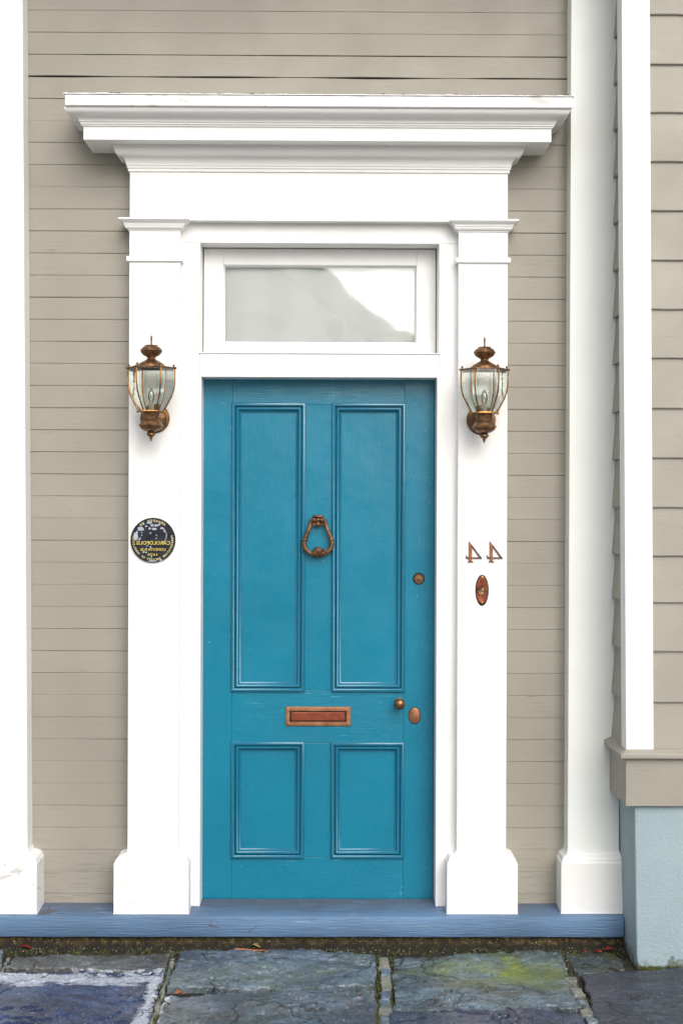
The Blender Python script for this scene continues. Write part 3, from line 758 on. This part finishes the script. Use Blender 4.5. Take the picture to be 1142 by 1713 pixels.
# ------------------------------------------------------------------ the door
DX0, DX1 = X(337.0, Y_DOOR), X(725.5, Y_DOOR); DZ0, DZ1 = Z(1507.5, Y_DOOR), Z(634, Y_DOOR)
dr = root('front_door', ((DX0+DX1)/2, Y_DOOR, DZ0), 'teal blue four panel front door with bronze hardware', 'door')
PAN = [(387, 510.5, 674, 1157.5), (554.5, 677.5, 674, 1157.5), (386.5, 509, 1240.5, 1436), (553, 675.5, 1241, 1436)]
def pr_(p): return (X(p[0], Y_DOOR, (p[2]+p[3])/2), X(p[1], Y_DOOR, (p[2]+p[3])/2), Z(p[3], Y_DOOR), Z(p[2], Y_DOOR))
RP = [pr_(p) for p in PAN]
sxl = (RP[0][0]+RP[2][0])/2+0.004; sxr = (RP[1][1]+RP[3][1])/2-0.004
mxl = (RP[0][1]+RP[2][1])/2-0.006; mxr = (RP[1][0]+RP[3][0])/2+0.006
zr = [DZ0, RP[2][3]*0+RP[2][2]+0.006, RP[2][3]-0.006, RP[0][2]+0.006, RP[0][3]-0.006, DZ1]
T = 0.045; gpx = 0.0006
for (a, b, nm) in ((DX0, sxl-gpx, 'stile'), (sxr+gpx, DX1, 'stile')):
    q = MB(); q.box(a, b, Y_DOOR, Y_DOOR+T, DZ0, DZ1); q.build(nm, 'door', dr, bevel=0.001)
for (a, b, nm) in ((zr[0], zr[1], 'bottom_rail'), (zr[2], zr[3], 'lock_rail'), (zr[4], zr[5], 'top_rail')):
    q = MB(); q.box(sxl, sxr, Y_DOOR+0.0004, Y_DOOR+T, a, b); q.build(nm, 'door_h', dr, bevel=0.001)
for (a, b) in ((zr[1], zr[2]), (zr[3], zr[4])):
    q = MB(); q.box(mxl, mxr, Y_DOOR+0.0007, Y_DOOR+T, a+gpx, b-gpx); q.build('muntin', 'door', dr, bevel=0.001)
for (a, b, c_, d_) in RP:
    q = MB(); q.box(a+0.02, b-0.02, Y_DOOR+0.014, Y_DOOR+0.03, c_+0.02, d_-0.02); pn = q.build('panel', 'door', dr)
    q = MB(); y = Y_DOOR
    pf = [(0.0, y+0.0015), (0.0, y-0.006), (0.0012, y-0.0085), (0.004, y-0.0105), (0.0075, y-0.0115), (0.0115, y-0.0105), (0.0145, y-0.0075), (0.0155, y-0.001),
          (0.0165, y+0.004), (0.0178, y+0.004), (0.0188, y-0.003), (0.0210, y-0.0055), (0.0245, y-0.0060), (0.0275, y-0.0045), (0.0300, y-0.0010), (0.0322, y+0.0045), (0.0335, y+0.0085), (0.036, y+0.0105), (0.0395, y+0.0112), (0.0405, y+0.0145)]
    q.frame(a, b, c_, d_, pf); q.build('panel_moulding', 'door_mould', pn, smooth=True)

# knocker
def P(px, py, y): x, z = UP(px, py, y); return (x, y, z)
kn = root('knk', P(532, 895, Y_DOOR), None, None); kn.name = 'door_knocker'; kn.parent = dr; kn.location = Vector(P(532, 895, Y_DOOR))-Vector(dr.location)
yk = Y_DOOR-0.028
q = MB()
left = [(521, 868, 3.2), (519.5, 876, 3.3), (517, 885, 3.4), (513, 894, 3.7), (510, 902, 4.1), (508.5, 909, 4.3), (510, 917, 4.2), (515, 923, 4.1), (522, 926.5, 4.6), (532, 928, 5.2)]
pts = [P(a, b, yk+0.004*(b < 880)) for a, b, r in left]+[P(1064-a, b, yk+0.004*(b < 880)) for a, b, r in left[-2::-1]]
rd = [r*0.0023 for *_, r in left]+[r*0.0023 for *_, r in left[-2::-1]]
rr_ = []; pp = []
for i in range(len(pts)-1):
    for s in range(3):
        u = s/3; pp.append(tuple(pts[i][c]*(1-u)+pts[i+1][c]*u for c in range(3))); rr_.append(rd[i]*(1-u)+rd[i+1]*u)
pp.append(pts[-1]); rr_.append(rd[-1])
q.tube(pp, rr_, 12, 0.8)
for s in (509.5, 554.5): q.lathe(P(s, 903, yk), [(0.011, -0.003), (0.0125, 0), (0.011, 0.003)], 16)
q.build('ring', 'knocker', kn, smooth=True)
q = MB()
q.ball(P(532, 870, Y_DOOR-0.012), 0.021, (1.25, 0.8, 0.75)); q.ball(P(525.5, 870, yk-0.004), 0.0095, (1, .8, 1)); q.ball(P(538, 870, yk-0.004), 0.0095, (1, .8, 1))
q.ball(P(532, 877, yk-0.004), 0.008, (1.1, .9, 1.2)); q.ball(P(532, 864, yk+0.004), 0.013, (1.9, .8, .5))
q.box(*[X(a, Y_DOOR) for a in (523, 541)], Y_DOOR-0.022, Y_DOOR, Z(879, Y_DOOR), Z(865, Y_DOOR))
q.build('mount', 'knocker', kn, smooth=True)
q = MB()
for i in range(-3, 4): q.ball(P(532+i*3.2, 924.5+abs(i)*0.6, yk-0.003), 0.0100, (0.50, 1.1, 1.75-abs(i)*0.22))
q.ball(P(544, 922, yk-0.006), 0.009, (1, .7, 1)); q.ball(P(532, 921, yk-0.002), 0.017, (1.3, .7, 0.9))
q.lathe(P(532, 925, Y_DOOR-0.001), [(0.011, 0.0), (0.011, -0.006), (0.008, -0.012)], 20, 'y')
q.build('striker', 'knocker', kn, smooth=True)
# letter slot
LX0, LX1, LZ0, LZ1 = X(477.5, Y_DOOR, 1198), X(586.5, Y_DOOR, 1198), Z(1214.5, Y_DOOR), Z(1182, Y_DOOR)
y = Y_DOOR
q = MB(); q.frame(LX0, LX1, LZ0, LZ1, [(0, y+0.001), (0, y-0.003), (0.003, y-0.006), (0.006, y-0.0065), (0.0165, y-0.0065), (0.0175, y-0.0055), (0.0180, y+0.0015)])
ls = q.build('letter_slot', 'copper_light', dr)
q = MB(); q.box(LX0+0.0165, LX1-0.0165, y-0.0010, y+0.001, LZ0+0.0165, LZ1-0.0165); q.build('slot_opening', 'dark_metal', ls)
q = MB(); e = 0.0255
q.box(LX0+e-0.002, LX1-e+0.002, y-0.0065, y-0.0002, LZ0+e-0.003, LZ1-e+0.003); q.build('flap', 'copper_red', ls, bevel=0.003)
for sx in (LX0+0.012, LX1-0.012):
    for sz in (LZ0+0.012, LZ1-0.012):
        q = MB(); q.lathe((sx, y-0.006, sz), [(0.0038, 0), (0.0036, -0.0012), (0.002, -0.002), (0.0004, -0.0022)], 12, 'y'); q.build('screw', 'brass', ls, smooth=True)
# deadbolt
c = P(700, 968, y); q = MB(); q.lathe(c, [(0.0245, 0.001), (0.0245, -0.002), (0.0225, -0.004), (0.0205, -0.0035)], 36, 'y'); rim = q.build('deadbolt', 'dark_metal', dr, smooth=True)
q = MB(); q.lathe(c, [(0.0200, -0.003), (0.0195, -0.007), (0.018, -0.0085), (0.0, -0.0088)], 36, 'y'); q.build('lock_face', 'knocker', rim, smooth=True)
q = MB(); c2 = (c[0], y-0.0088, c[2]-0.003); q.lathe(c2, [(0.0085, 0), (0.009, -0.0015), (0.0075, -0.002), (0, -0.0021)], 24, 'y'); q.build('cylinder_core', 'bronze', rim, smooth=True)
q = MB(); q.box(c[0]-0.0022, c[0]+0.0022, y-0.0118, y-0.0105, c[2]-0.011, c[2]+0.004); q.build('keyhole', 'dark_metal', rim)
# knob
c = P(668, 1178, y-0.055); q = MB(); q.ball(c, 0.0235, (1, 0.85, 1), 32, 20); kb = q.build('door_knob', 'bronze', dr, smooth=True)
q = MB(); q.lathe((c[0], y, c[2]), [(0.019, 0.001), (0.018, -0.004), (0.011, -0.007), (0.009, -0.02), (0.010, -0.04)], 24, 'y'); q.build('rose', 'bronze', kb, smooth=True)
# oval escutcheon
c = P(693, 1197, y); q = MB(); q.lathe(c, [(0.0242, 0.001), (0.0242, -0.0015), (0.0235, -0.003), (0.0218, -0.004), (0.0, -0.0045)], 40, 'y', 1.0, 1.36); es = q.build('keyhole_cover', 'copper', dr, smooth=True)
q = MB(); q.lathe(c, [(0.0262, 0.001), (0.0262, -0.0010), (0.0245, -0.0012)], 40, 'y', 1.0, 1.36); q.build('cover_rim', 'dark_metal', es)

# ------------------------------------------------------------------ side pilasters of the wall
def column(name, label, xb0, xb1, xt0, xt1, zt, matb, pl_l, pl_r, steps, mcol):
    r = root(name, ((xb0+xb1)/2, 0, zs(-0.1)), label, 'pilaster')
    q = MB(); q.skewbox(xb0, xb1, xt0, xt1, Y_PIL-0.004, 0.012, zs(Y_PIL)-0.001, zt, 12); q.build('shaft', mcol, r, bevel=0.002)
    q = MB()
    o = pl_l
    zb = zs(-0.125)+0.0005
    q.returned(xb0, xb1, Y_PIL-0.004, 0.008, plinth_profile(o, zb, ZPB+0.001, ZPT, steps)); q.build('plinth', matb, r, bevel=0.001)
    return r
xr_top = X(40, Y_PIL, 0); xr_bot = X(48, Y_PIL, 1400)
column('corner_pilaster', 'white corner pilaster with peeling base, cut by the left edge of the photo', xr_bot-0.33, xr_bot, xr_top-0.33+0.0, xr_top-0.01, ZTOP, 'white_peel', 0.045, 0, False, 'white')
cxl_t = X(955, Y_PIL, 0); cxl_b = X(948.5, Y_PIL, 1400); cxr = X(1035, Y_PIL, 1400)
column('corner_pilaster', 'white pilaster with moulded base between the flush boards and the projecting bay', cxl_b, cxr, cxl_t, X(1032, Y_PIL, 0), ZTOP, 'white_old', X(1043, -0.12, 1480)-cxr-0.002+0.02, 0, True, 'white_green')

# ------------------------------------------------------------------ projecting bay on the right
bay = root('house_bay', (1.6, -0.2, 0), 'projecting bay with wide taupe lap boards, white corner board and pale blue stucco base', 'house')
XS = 1.158
q = MB()
# stucco base slightly battered, rough foot
nx = 60; vs = []; fs = []
zt = Z(1352, -0.36)
def srow(z, k):
    bx = XS-0.004+0.010*(1-k); return [(bx, 0.01), (bx, -0.362), (2.6, -0.362), (2.6, 0.01)]
q.skewbox(XS+0.014, 2.6, XS, 2.6, -0.362, 0.01, -0.02, zt+0.01, 30)
for i, v in enumerate(q.v):
    w = 0.003*noise.fractal(Vector((v[0]*3, v[1]*3, v[2]*4)), 0.8, 2, 3); q.v[i] = (v[0]+w, v[1]-0.5*w, v[2])
q.build('stucco_base', 'stucco', bay, bevel=0.006)
# skirt board + drip cap
zk0, zk1 = Z(1349, -0.385, 1090), Z(1272, -0.385, 1090)
XK = 1.121
q = MB(); q.box(XK, 2.6, -0.385, 0.0, zk0, zk1); q.build('skirt_board', 'taupe_lap', bay, bevel=0.002)
q = MB(); XD = 1.094; zd0, zd1 = zk1, Z(1257, -0.40, 1090)
q.returned(XK, 2.6, -0.385, 0.0, [(0.004, zd0+0.0005), (0.004, zd0+0.004), (0.020, zd0+0.009), (0.024, zd0+0.012), (0.024, zd1-0.012), (0.022, zd1-0.009), (-0.01, zd1+0.004)]); q.build('drip_cap', 'taupe_lap', bay)
# front siding, lapped
zb0 = Z(1258, -0.35, 1110); lp = 82.7*5.15/F_PX
q = MB(); i = 0; z = zb0-0.002; xcb = 1.20; q2 = MB()
Lz = [Z(v, -0.36, 1110) for v in (1258, 1175, 1090, 1008, 930, 849, 766, 683, 599, 517, 435, 352, 270, 188, 107, 24)]
Lz += [Lz[-1]+lp*k for k in range(1, 4)]
for k in range(len(Lz)-1):
    z0, z1 = Lz[k], Lz[k+1]; vs = []; fs = []; n = 60
    for j in range(n+1):
        x = 1.17+1.43*j/n; w = 0.0012*noise.noise(Vector((x*6, k*3, 0))); s = 0.0015*noise.noise(Vector((x*9, k*5, 7)))
        vs += [(x, -0.330, z0+s), (x, -0.359+w, z0+s), (x, -0.3605+w, z0+0.003+s), (x, -0.349+w, z1+0.02)]
    for j in range(n):
        for m_ in range(3): a = 4*j+m_; fs.append((a, a+1, a+5, a+4))
    q.add(vs, fs)
    # left side wall boards
    for ya, yb in ((-0.300, 0.0),):
        q2.add([(1.15, ya, z0), (1.128, ya, z0), (1.1265, ya, z0+0.003), (1.143, ya, z1+0.02), (1.15, yb, z0), (1.128, yb, z0), (1.1265, yb, z0+0.003), (1.143, yb, z1+0.02)],
               [(0, 1, 5, 4), (1, 2, 6, 5), (2, 3, 7, 6)])
q.build('front_siding', 'taupe_lap', bay)
q2.build('side_siding', 'taupe_lap', bay)
q = MB(); q.box(1.152, 2.6, -0.330, 0.0, zd1, ZTOP); q.build('sheathing', 'gap', bay)
# corner board
q = MB(); zcb = Z(1260, -0.376, 1065)
q.skewbox(X(1046.5, -0.376, 1250), X(1092.5, -0.376, 1250), X(1036, -0.376, 0)-0.001, X(1083, -0.376, 0), -0.376, -0.292, zcb, ZTOP, 14)
q.build('corner_board', 'white', bay, bevel=0.0025)

# ------------------------------------------------------------------ lanterns
def lantern(px, py, label):
    S = 1/427.0; yc = Y_PIL-0.118
    cx, ztip = UP(px, py, yc)
    base = (cx, Y_PIL, ztip-135.5*S)
    r = root('wall_lantern', base, label, 'lantern', 'bronze wall lanterns beside the door')
    def pf(l): return [(a*S, -b*S) for a, b in l]
    c = (cx, yc, ztip)
    q = MB(); q.lathe(c, pf([(0.3, -0.3), (1.2, 0), (1.7, 1.5), (1.9, 5), (1.5, 9), (1.6, 16.5)][::1]), 16); fin = q.build('finial', 'bronze', r, smooth=True)
    q = MB(); q.lathe(c, pf([(2, 16), (10.5, 16.2), (11.2, 17.2), (11, 18), (14, 19.4), (16.4, 21.6), (17.8, 24), (18.7, 25.6), (18.0, 26.4), (17.4, 28.2), (15.8, 30.6), (13.4, 32.8), (10.8, 34.3), (8.2, 35.3), (8, 36.3), (6.6, 37), (6.4, 38.5), (8.5, 40.5), (14, 43.5), (19, 46.4), (22.4, 49.3), (23.6, 51.5), (23.6, 53), (20, 53.2)]), 40); q.build('cap', 'bronze', r, smooth=True)
    # hexagonal ring plate with balls
    def hexv(k, rad): a = math.pi/3*k; return (math.cos(a)*rad*S, math.sin(a)*rad*S)
    q = MB(); vs = [];
    for (rad, t) in ((22, 52.6), (39.5, 52.8), (40.5, 53.6), (40.5, 55), (39, 55.6), (22, 55.6)):
        for k in range(6): h_ = hexv(k, rad); vs.append((cx+h_[0], yc+h_[1], ztip-t*S))
    fs = [(6*i+k, 6*i+(k+1) % 6, 6*i+6+(k+1) % 6, 6*i+6+k) for i in range(5) for k in range(6)]
    q.add(vs, fs)
    for k in range(6):
        h_ = hexv(k, 37.5); p = (cx+h_[0], yc+h_[1], ztip-52.6*S)
        q.lathe(p, pf([(1.3, 0.5), (1.2, -1.5), (2.0, -2.2), (2.0, -3.6), (1.0, -4.4), (0.1, -4.6)]), 10)
        h_ = hexv(k, 40.5); q.ball((cx+h_[0], yc+h_[1], ztip-54.2*S), 2.2*S, n=10, m=8)
    q.build('roof_ring', 'bronze', r, smooth=True)
    # cage outline radius by height
    prof = [(39, 55.5), (39.3, 62), (39.3, 72), (38.8, 82), (37.2, 92), (34.2, 101), (30.2, 109), (26.3, 116.5), (23.0, 122.5), (20.5, 127)]
    for k in range(6):
        q = MB(); pts = []
        for (rad, t) in prof: h_ = hexv(k, rad); pts.append((cx+h_[0], yc+h_[1], ztip-t*S))
        q.tube(pts, 1.3*S, 8); q.build('rib', 'brass', r, smooth=True)
    for k in range(6):
        q = MB(); qe = MB(); vs = []; fs = []
        W = [0.07, 0.17, 0.83, 0.93]
        rows = []
        for (rad, t) in prof:
            a = Vector(hexv(k, rad-0.6)); b = Vector(hexv(k+1, rad-0.6))
            rows.append([(cx+(a.x*(1-u)+b.x*u), yc+(a.y*(1-u)+b.y*u), ztip-t*S) for u in W])
        def strip(dst, i0, i1):
            vs = []; fs = []
            for rw in rows: vs += [rw[i0], rw[i1]]
            for i in range(len(rows)-1): fs.append((2*i, 2*i+1, 2*i+3, 2*i+2))
            dst.add(vs, fs)
        strip(q, 1, 2); pane = q.build('glass_pane', 'lamp_glass', r, smooth=True)
        strip(qe, 0, 1); strip(qe, 2, 3); qe.build('glass_bevel', 'glass_edge', pane, smooth=True)
    # bottom collar, bowl and drop
    q = MB(); vs = []
    for (rad, t) in ((23, 126), (23.5, 127), (23, 128.5), (19, 129), (14, 130)):
        for k in range(6): h_ = hexv(k, rad); vs.append((cx+h_[0], yc+h_[1], ztip-t*S))
    q.add(vs, [(6*i+k, 6*i+(k+1) % 6, 6*i+6+(k+1) % 6, 6*i+6+k) for i in range(4) for k in range(6)]+[(0, 1, 2, 3, 4, 5)])
    for k in range(6):
        h_ = hexv(k, 22.5); q.ball((cx+h_[0], yc+h_[1], ztip-127.5*S), 2.2*S, n=10, m=8)
    q.build('bottom_ring', 'brass', r, smooth=True)
    q = MB(); q.lathe(c, pf([(14, 129), (14, 134), (12.5, 138), (12.3, 140.5), (15, 142), (17.5, 145), (19.4, 148.6), (20.8, 149.8), (20.6, 151), (19.2, 151.6), (18.4, 153.6), (16.8, 155.8), (14.2, 157.8), (10.8, 159.2), (10.2, 160), (6, 160.6), (5.2, 161.6), (7.6, 163.8), (7.9, 165.4), (6, 168), (3.4, 169.8), (2.3, 170.8), (3, 172), (2.4, 173.4), (1.3, 174.4), (1.9, 175.6), (1.2, 176.8), (0.2, 177.3)]), 36); q.build('bowl', 'bronze', r, smooth=True)
    # backplate and arm
    q = MB(); bc = (cx, Y_PIL, ztip-136*S)
    q.lathe(bc, [(25*S, 0.001), (25.2*S, -0.003), (24.3*S, -0.006), (20*S, -0.008), (18.5*S, -0.013), (11*S, -0.019), (7*S, -0.022)], 48, 'y')
    for dx in (-15, 15): q.lathe((cx+dx*S, Y_PIL-0.012, bc[2]), [(2.6*S, 0), (2.4*S, -0.004), (0.4*S, -0.006)], 12, 'y')
    q.build('backplate', 'bronze', r, smooth=True)
    q = MB(); q.tube([(cx, Y_PIL-0.018, bc[2]-0.004), (cx, Y_PIL-0.045, bc[2]-0.012), (cx, Y_PIL-0.075, bc[2]-0.014), (cx, yc+0.012, ztip-143*S)], [0.016, 0.013, 0.013, 0.015], 14); q.build('arm', 'bronze', r, smooth=True)
    # candle and bulb
    q = MB(); q.lathe(c, pf([(6.5, 129), (6.5, 126), (4.6, 124.5), (4.6, 114), (4.2, 113), (1, 113)]), 20)
    q.build('candle_sleeve', 'candle', r, smooth=True)
    q = MB(); q.lathe(c, pf([(3, 113.5), (3.3, 111), (5.2, 106), (5.4, 101), (4.4, 95), (2.4, 90), (0.5, 87.3)]), 20); bb = q.build('bulb', 'bulb', r, smooth=True)
    q = MB(); q.tube([(cx-0.003, yc, ztip-112*S), (cx-0.004, yc, ztip-103*S), (cx, yc, ztip-98*S), (cx+0.004, yc, ztip-103*S), (cx+0.003, yc, ztip-112*S)], 0.0006, 6); q.build('filament', 'brass', bb)
    return r
l1 = lantern(253.5, 561.5, 'bronze glass lantern on the white pilaster above the round black plaque')
# second lantern: a copy of the first with each of its parts
cx2, z2 = UP(810, 564.5, Y_PIL-0.118); c1x, z1_ = UP(253.5, 561.5, Y_PIL-0.118)
def copy_tree(o, parent=None):
    c = o.copy(); COL.objects.link(c)
    if parent: c.parent = parent
    for ch in list(o.children): copy_tree(ch, c)
    return c
l2 = copy_tree(l1); l2.location = Vector(l1.location)+Vector((cx2-c1x, 0, z2-z1_))
l2['label'] = 'bronze glass lantern on the white pilaster above the two number fours'

# ------------------------------------------------------------------ round plaque (seen mirrored, as in the photograph)
pc = P(256.5, 903.5, Y_PIL); RR = 37.5*5.41/F_PX
pq = root('round_plaque', pc, 'round black plaque with mirrored gold lettering on the pilaster', 'plaque')
q = MB(); q.lathe(pc, [(RR, 0.001), (RR, -0.007), (RR*0.985, -0.0095), (RR*0.955, -0.0095), (RR*0.94, -0.008), (0.0, -0.008)], 72, 'y'); q.build('disc', 'black_enamel', pq, smooth=True)
def text_mesh(txt, size, bold=0.0):
    cu = bpy.data.curves.new('t', 'FONT'); cu.body = txt; cu.size = size; cu.align_x = 'CENTER'; cu.align_y = 'CENTER'
    cu.extrude = 0.0006; cu.offset = bold; cu.resolution_u = 2
    o = bpy.data.objects.new('t', cu); COL.objects.link(o); bpy.context.view_layer.update()
    dg = bpy.context.evaluated_depsgraph_get(); me = bpy.data.meshes.new_from_object(o.evaluated_get(dg))
    vs = [tuple(v.co) for v in me.vertices]; fs = [tuple(p.vertices) for p in me.polygons]
    bpy.data.objects.remove(o); return vs, fs
def put_text(dst, txt, size, u, w, ang=0.0, sx=1.0, bold=0.0):    # u,w centre in units of radius, mirrored in x
    vs, fs = text_mesh(txt, size, bold); out = []
    for (a, b, c_) in vs:
        a = -a*sx; x = a*math.cos(ang)-b*math.sin(ang); z = a*math.sin(ang)+b*math.cos(ang)
        out.append((pc[0]+u*RR+x, Y_PIL-0.0086+c_, pc[2]+w*RR+z))
    dst.add(out, [f[::-1] for f in fs])
q = MB(); put_text(q, 'CAROLOPOLIS', 0.0205, 0.02, -0.13, 0, 1.0, 0.0004); q.build('lettering', 'gold', pq)
q = MB(); put_text(q, 'CONDITA A.D.', 0.0145, 0.0, -0.42, 0, 1.08, 0.0003); q.build('lettering', 'gold', pq)
q = MB(); put_text(q, '1670', 0.0125, 0.0, -0.65, 0, 1.7, 0.0003); q.build('lettering', 'gold', pq)
M['gold_pale'] = metal('pale_gold_lettering', (0.58, 0.50, 0.26), (0.40, 0.33, 0.15), 0.5, 0.0)
q = MB(); s_ = 'AWARDED TO'
for i, ch in enumerate(s_):      # upper arc, mirrored: runs right to left
    if ch == ' ': continue
    a = R(90-36+ i*8.2)
    put_text(q, ch, 0.0125, 0.86*math.cos(a), 0.86*math.sin(a), a-math.pi/2, 1.0, 0.0005)
q.build('ring_lettering', 'gold_pale', pq)
q = MB(); s_ = 'PRESERVATION SOCIETY OF CHARLESTON'
for i, ch in enumerate(s_):      # lower arc
    if ch == ' ': continue
    a = R(12-i*(204/(len(s_)-1)))
    put_text(q, ch, 0.0115, 0.87*math.cos(a), 0.87*math.sin(a), a+math.pi/2, 1.0, 0.0005)
q.build('ring_lettering', 'gold_pale', pq)
def blob(dst, u, w, ru, rw, seed, y=-0.0096):
    n = 22; pl = []
    for k in range(n):
        a = 2*math.pi*k/n; k_ = 1+0.5*noise.noise(Vector((math.cos(a)*1.6+seed*3, math.sin(a)*1.6, seed)))
        pl.append((pc[0]+(u+ru*k_*math.cos(a))*RR, pc[2]+(w+rw*k_*math.sin(a))*RR))
    dst.prism(pl, Y_PIL+y, Y_PIL-0.0079)
for i, (u, w, a, b) in enumerate([(-0.55, 0.50, .15, .08), (-0.74, 0.20, .09, .20), (-0.15, 0.78, .12, .05), (0.0, 0.66, .10, .06), (0.14, 0.66, .12, .05), (0.05, 0.50, .12, .05), (-0.14, 0.52, .06, .04), (0.28, 0.70, .05, .04), (0.38, 0.54, .07, .05),
                                   (-0.3, 0.62, .06, .03), (-0.10, 0.31, .04, .03), (0.16, 0.21, .035, .03), (0.15, 0.08, .03, .02), (-0.5, 0.22, .03, .03), (-0.57, 0.08, .03, .04), (-0.5, 0.34, .03, .02), (-0.25, -0.25, .04, .03), (-0.1, -0.3, .04, .03), (-0.42, -0.53, .05, .035), (-0.3, -0.54, .05, .03), (-0.28, -0.38, .03, .03), (-0.06, -0.72, .03, .04), (0.36, -0.88, .08, .03), (0.0, -0.93, .2, .02), (0.5, 0.40, .03, .05), (-0.42, 0.72, .04, .03), (-0.62, 0.02, .04, .03)]):
    q = MB(); blob(q, u, w, a, b, i+1); q.build('relief_patch', 'relief_white', pq)
for k in range(12):      # faint sail line of the relief ship
    a = R(62-k*10); q = MB(); blob(q, 0.22+0.38*math.cos(a), 0.20+0.40*math.sin(a), .022, .03, k+40, -0.0088); q.build('relief_patch', 'relief_white', pq)

# ------------------------------------------------------------------ house numbers (mirrored fours)
M['number_shaded'] = metal('copper_shaded', (0.12, 0.035, 0.018), (0.05, 0.018, 0.012), 0.45, 0.3)  # same copper toned dark: shade on the thin strokes, put into the colour
M['number_lit'] = metal('copper_lit', (0.38, 0.135, 0.055), (0.24, 0.075, 0.03), 0.4, 0.4)  # same copper toned bright: light on the thick stem, put into the colour
def four(dx, label):
    def p(a, b): return UP(750+a/9.517+dx, 880+b/9.517, Y_PIL-0.006)
    pcx = P(750+400/9.517+dx, 923, Y_PIL)
    t_ = root('house_number', pcx, label, 'number', 'copper number fours on the pilaster')
    r = MB(); y0, y1 = Y_PIL-0.008, Y_PIL-0.0005
    r.prism([p(323, 240), p(323, 565), p(371, 565), p(371, 300)], y0, y1)
    o = r.build('stem', 'number_lit', t_); o.modifiers.new('b', 'BEVEL').width = 0.0012
    r = MB()
    r.prism([p(327, 240), p(371, 300), p(505, 480), p(534, 512), p(494, 502), p(345, 290)], y0+0.0012, y1)
    r.prism([p(283, 498), p(283, 517), p(534, 517), p(510, 498)], y0+0.0017, y1)
    r.prism([p(276, 458), p(280, 517), p(326, 516), p(303, 498)], y0+0.0021, y1)
    r.prism([p(302, 576), p(398, 576), p(374, 560), p(322, 560)], y0+0.0025, y1)
    r.build('arms', 'number_shaded', t_)
    return t_
four(0, 'mirrored copper number four, nearer the door')
four(34.8, 'mirrored copper number four, farther from the door')

# ------------------------------------------------------------------ doorbell
bc = P(805.7, 987.3, Y_PIL); k = 5.41/F_PX
db = root('doorbell', bc, 'oval copper doorbell plate with round dark button below the house numbers', 'doorbell')
q = MB(); q.lathe(bc, [(11.2*k, 0.001), (11.2*k, -0.002), (10.2*k, -0.0035), (9.6*k, -0.0035)], 48, 'y', 1.0, 2.33); q.build('rim', 'dark_metal', db)
q = MB(); q.lathe(bc, [(10.0*k, -0.001), (9.3*k, -0.0045), (8.4*k, -0.0050), (7.6*k, -0.0040), (0, -0.0042)], 48, 'y', 1.0, 2.37); q.build('plate', 'copper_red', db, smooth=True)
q = MB(); q.lathe(bc, [(8.4*k, -0.003), (8.3*k, -0.008), (7.0*k, -0.011), (5.6*k, -0.010), (5.0*k, -0.012), (4*k, -0.0135), (2.8*k, -0.0125), (2.2*k, -0.0135), (0, -0.014)], 36, 'y'); q.build('button', 'bronze', db, smooth=True)
for dz in (-21, 21):
    q = MB(); q.lathe((bc[0], Y_PIL-0.0045, bc[2]+dz*k), [(2.6*k, 0.001), (2.4*k, -0.0012), (0.4*k, -0.002)], 14, 'y'); q.build('screw', 'brass', db, smooth=True)

# ------------------------------------------------------------------ across the street (house reflected in the glass; wall, tree and disc added for reflections)
YO = -15.0
op = root('opposite_house', (-4, YO, 0), 'pale gabled house across the street, reflected in the transom glass', 'house')
q = MB(); q.prism([(-9, 0), (0.8, 0), (0.8, 3.9), (-0.3, 5.0), (-4.1, 8.2), (-9, 3.9)], YO, YO-8); q.build('wall', 'far_wall', op)
q = MB(); q.prism([(1.3, 3.65), (1.3, 3.95), (-0.1, 5.25), (-4.1, 8.6), (-4.1, 8.15), (-0.3, 4.85)], YO+0.4, YO-8.2); q.build('roof', 'far_roof', op)
q = MB(); q.box(-1.45, -0.75, YO+0.02, YO+0.06, 2.6, 4.55); q.build('window', 'far_trim', op, bevel=0.02)
q = MB(); q.lathe((0.06, YO+0.02, 4.36), [(0.165, 0), (0.165, 0.05), (0.14, 0.06), (0, 0.05)], 32, 'y'); q.build('round_mark', 'far_dark', op)  # disc added to show as a round dark mark in the glass
q = MB(); q.box(-4.8, -3.4, YO+0.02, YO+0.10, 3.2, 5.1); q.build('window', 'far_dark', op, bevel=0.02)
q = MB(); q.box(-6, -5, YO+0.02, YO+0.10, 0, 2.3); q.build('door', 'far_dark', op, bevel=0.02)

hw_ = root('reflection_wall', (4.5, YO+1, 0), 'dark wall added across the street to darken the reflection in the door', 'wall')  # unseen wall added to darken the lower reflection in the door
q = MB(); q.box(1.6, 9.0, YO-0.3, YO, 0, 2.3); q.build('wall_block', 'far_shape', hw_)
q = MB(); q.box(1.55, 9.05, YO-0.35, YO+0.05, 2.302, 2.42); q.build('coping', 'far_roof', hw_, bevel=0.02)
# eave of the house high above the doorway
q = MB(); q.box(XL, 2.6, -0.85, 0.0, 4.52, 4.60); q.build('eave', 'white_h', wl, bevel=0.01)

tr = root('arc_tree', (2.2, YO+3.5, 0), 'bare tree shape added across the street for a dark arc in the transom reflection', 'tree')  # tree shape added to give the glass a low dark arc
q = MB(); q.tube([(2.2, YO+3.5, 0), (2.15, YO+3.5, 1.6), (1.9, YO+3.5, 2.8), (1.35, YO+3.5, 3.55), (0.9, YO+3.5, 3.85), (0.55, YO+3.5, 3.9)], [0.2, 0.17, 0.14, 0.11, 0.07, 0.03], 12); q.build('trunk', 'far_shape', tr, smooth=True)
q = MB(); q.tube([(2.1, YO+3.5, 2.2), (2.4, YO+3.4, 3.4), (2.3, YO+3.4, 4.6), (2.6, YO+3.3, 5.6)], [0.12, 0.09, 0.06, 0.02], 10); q.build('bough', 'far_shape', tr, smooth=True)
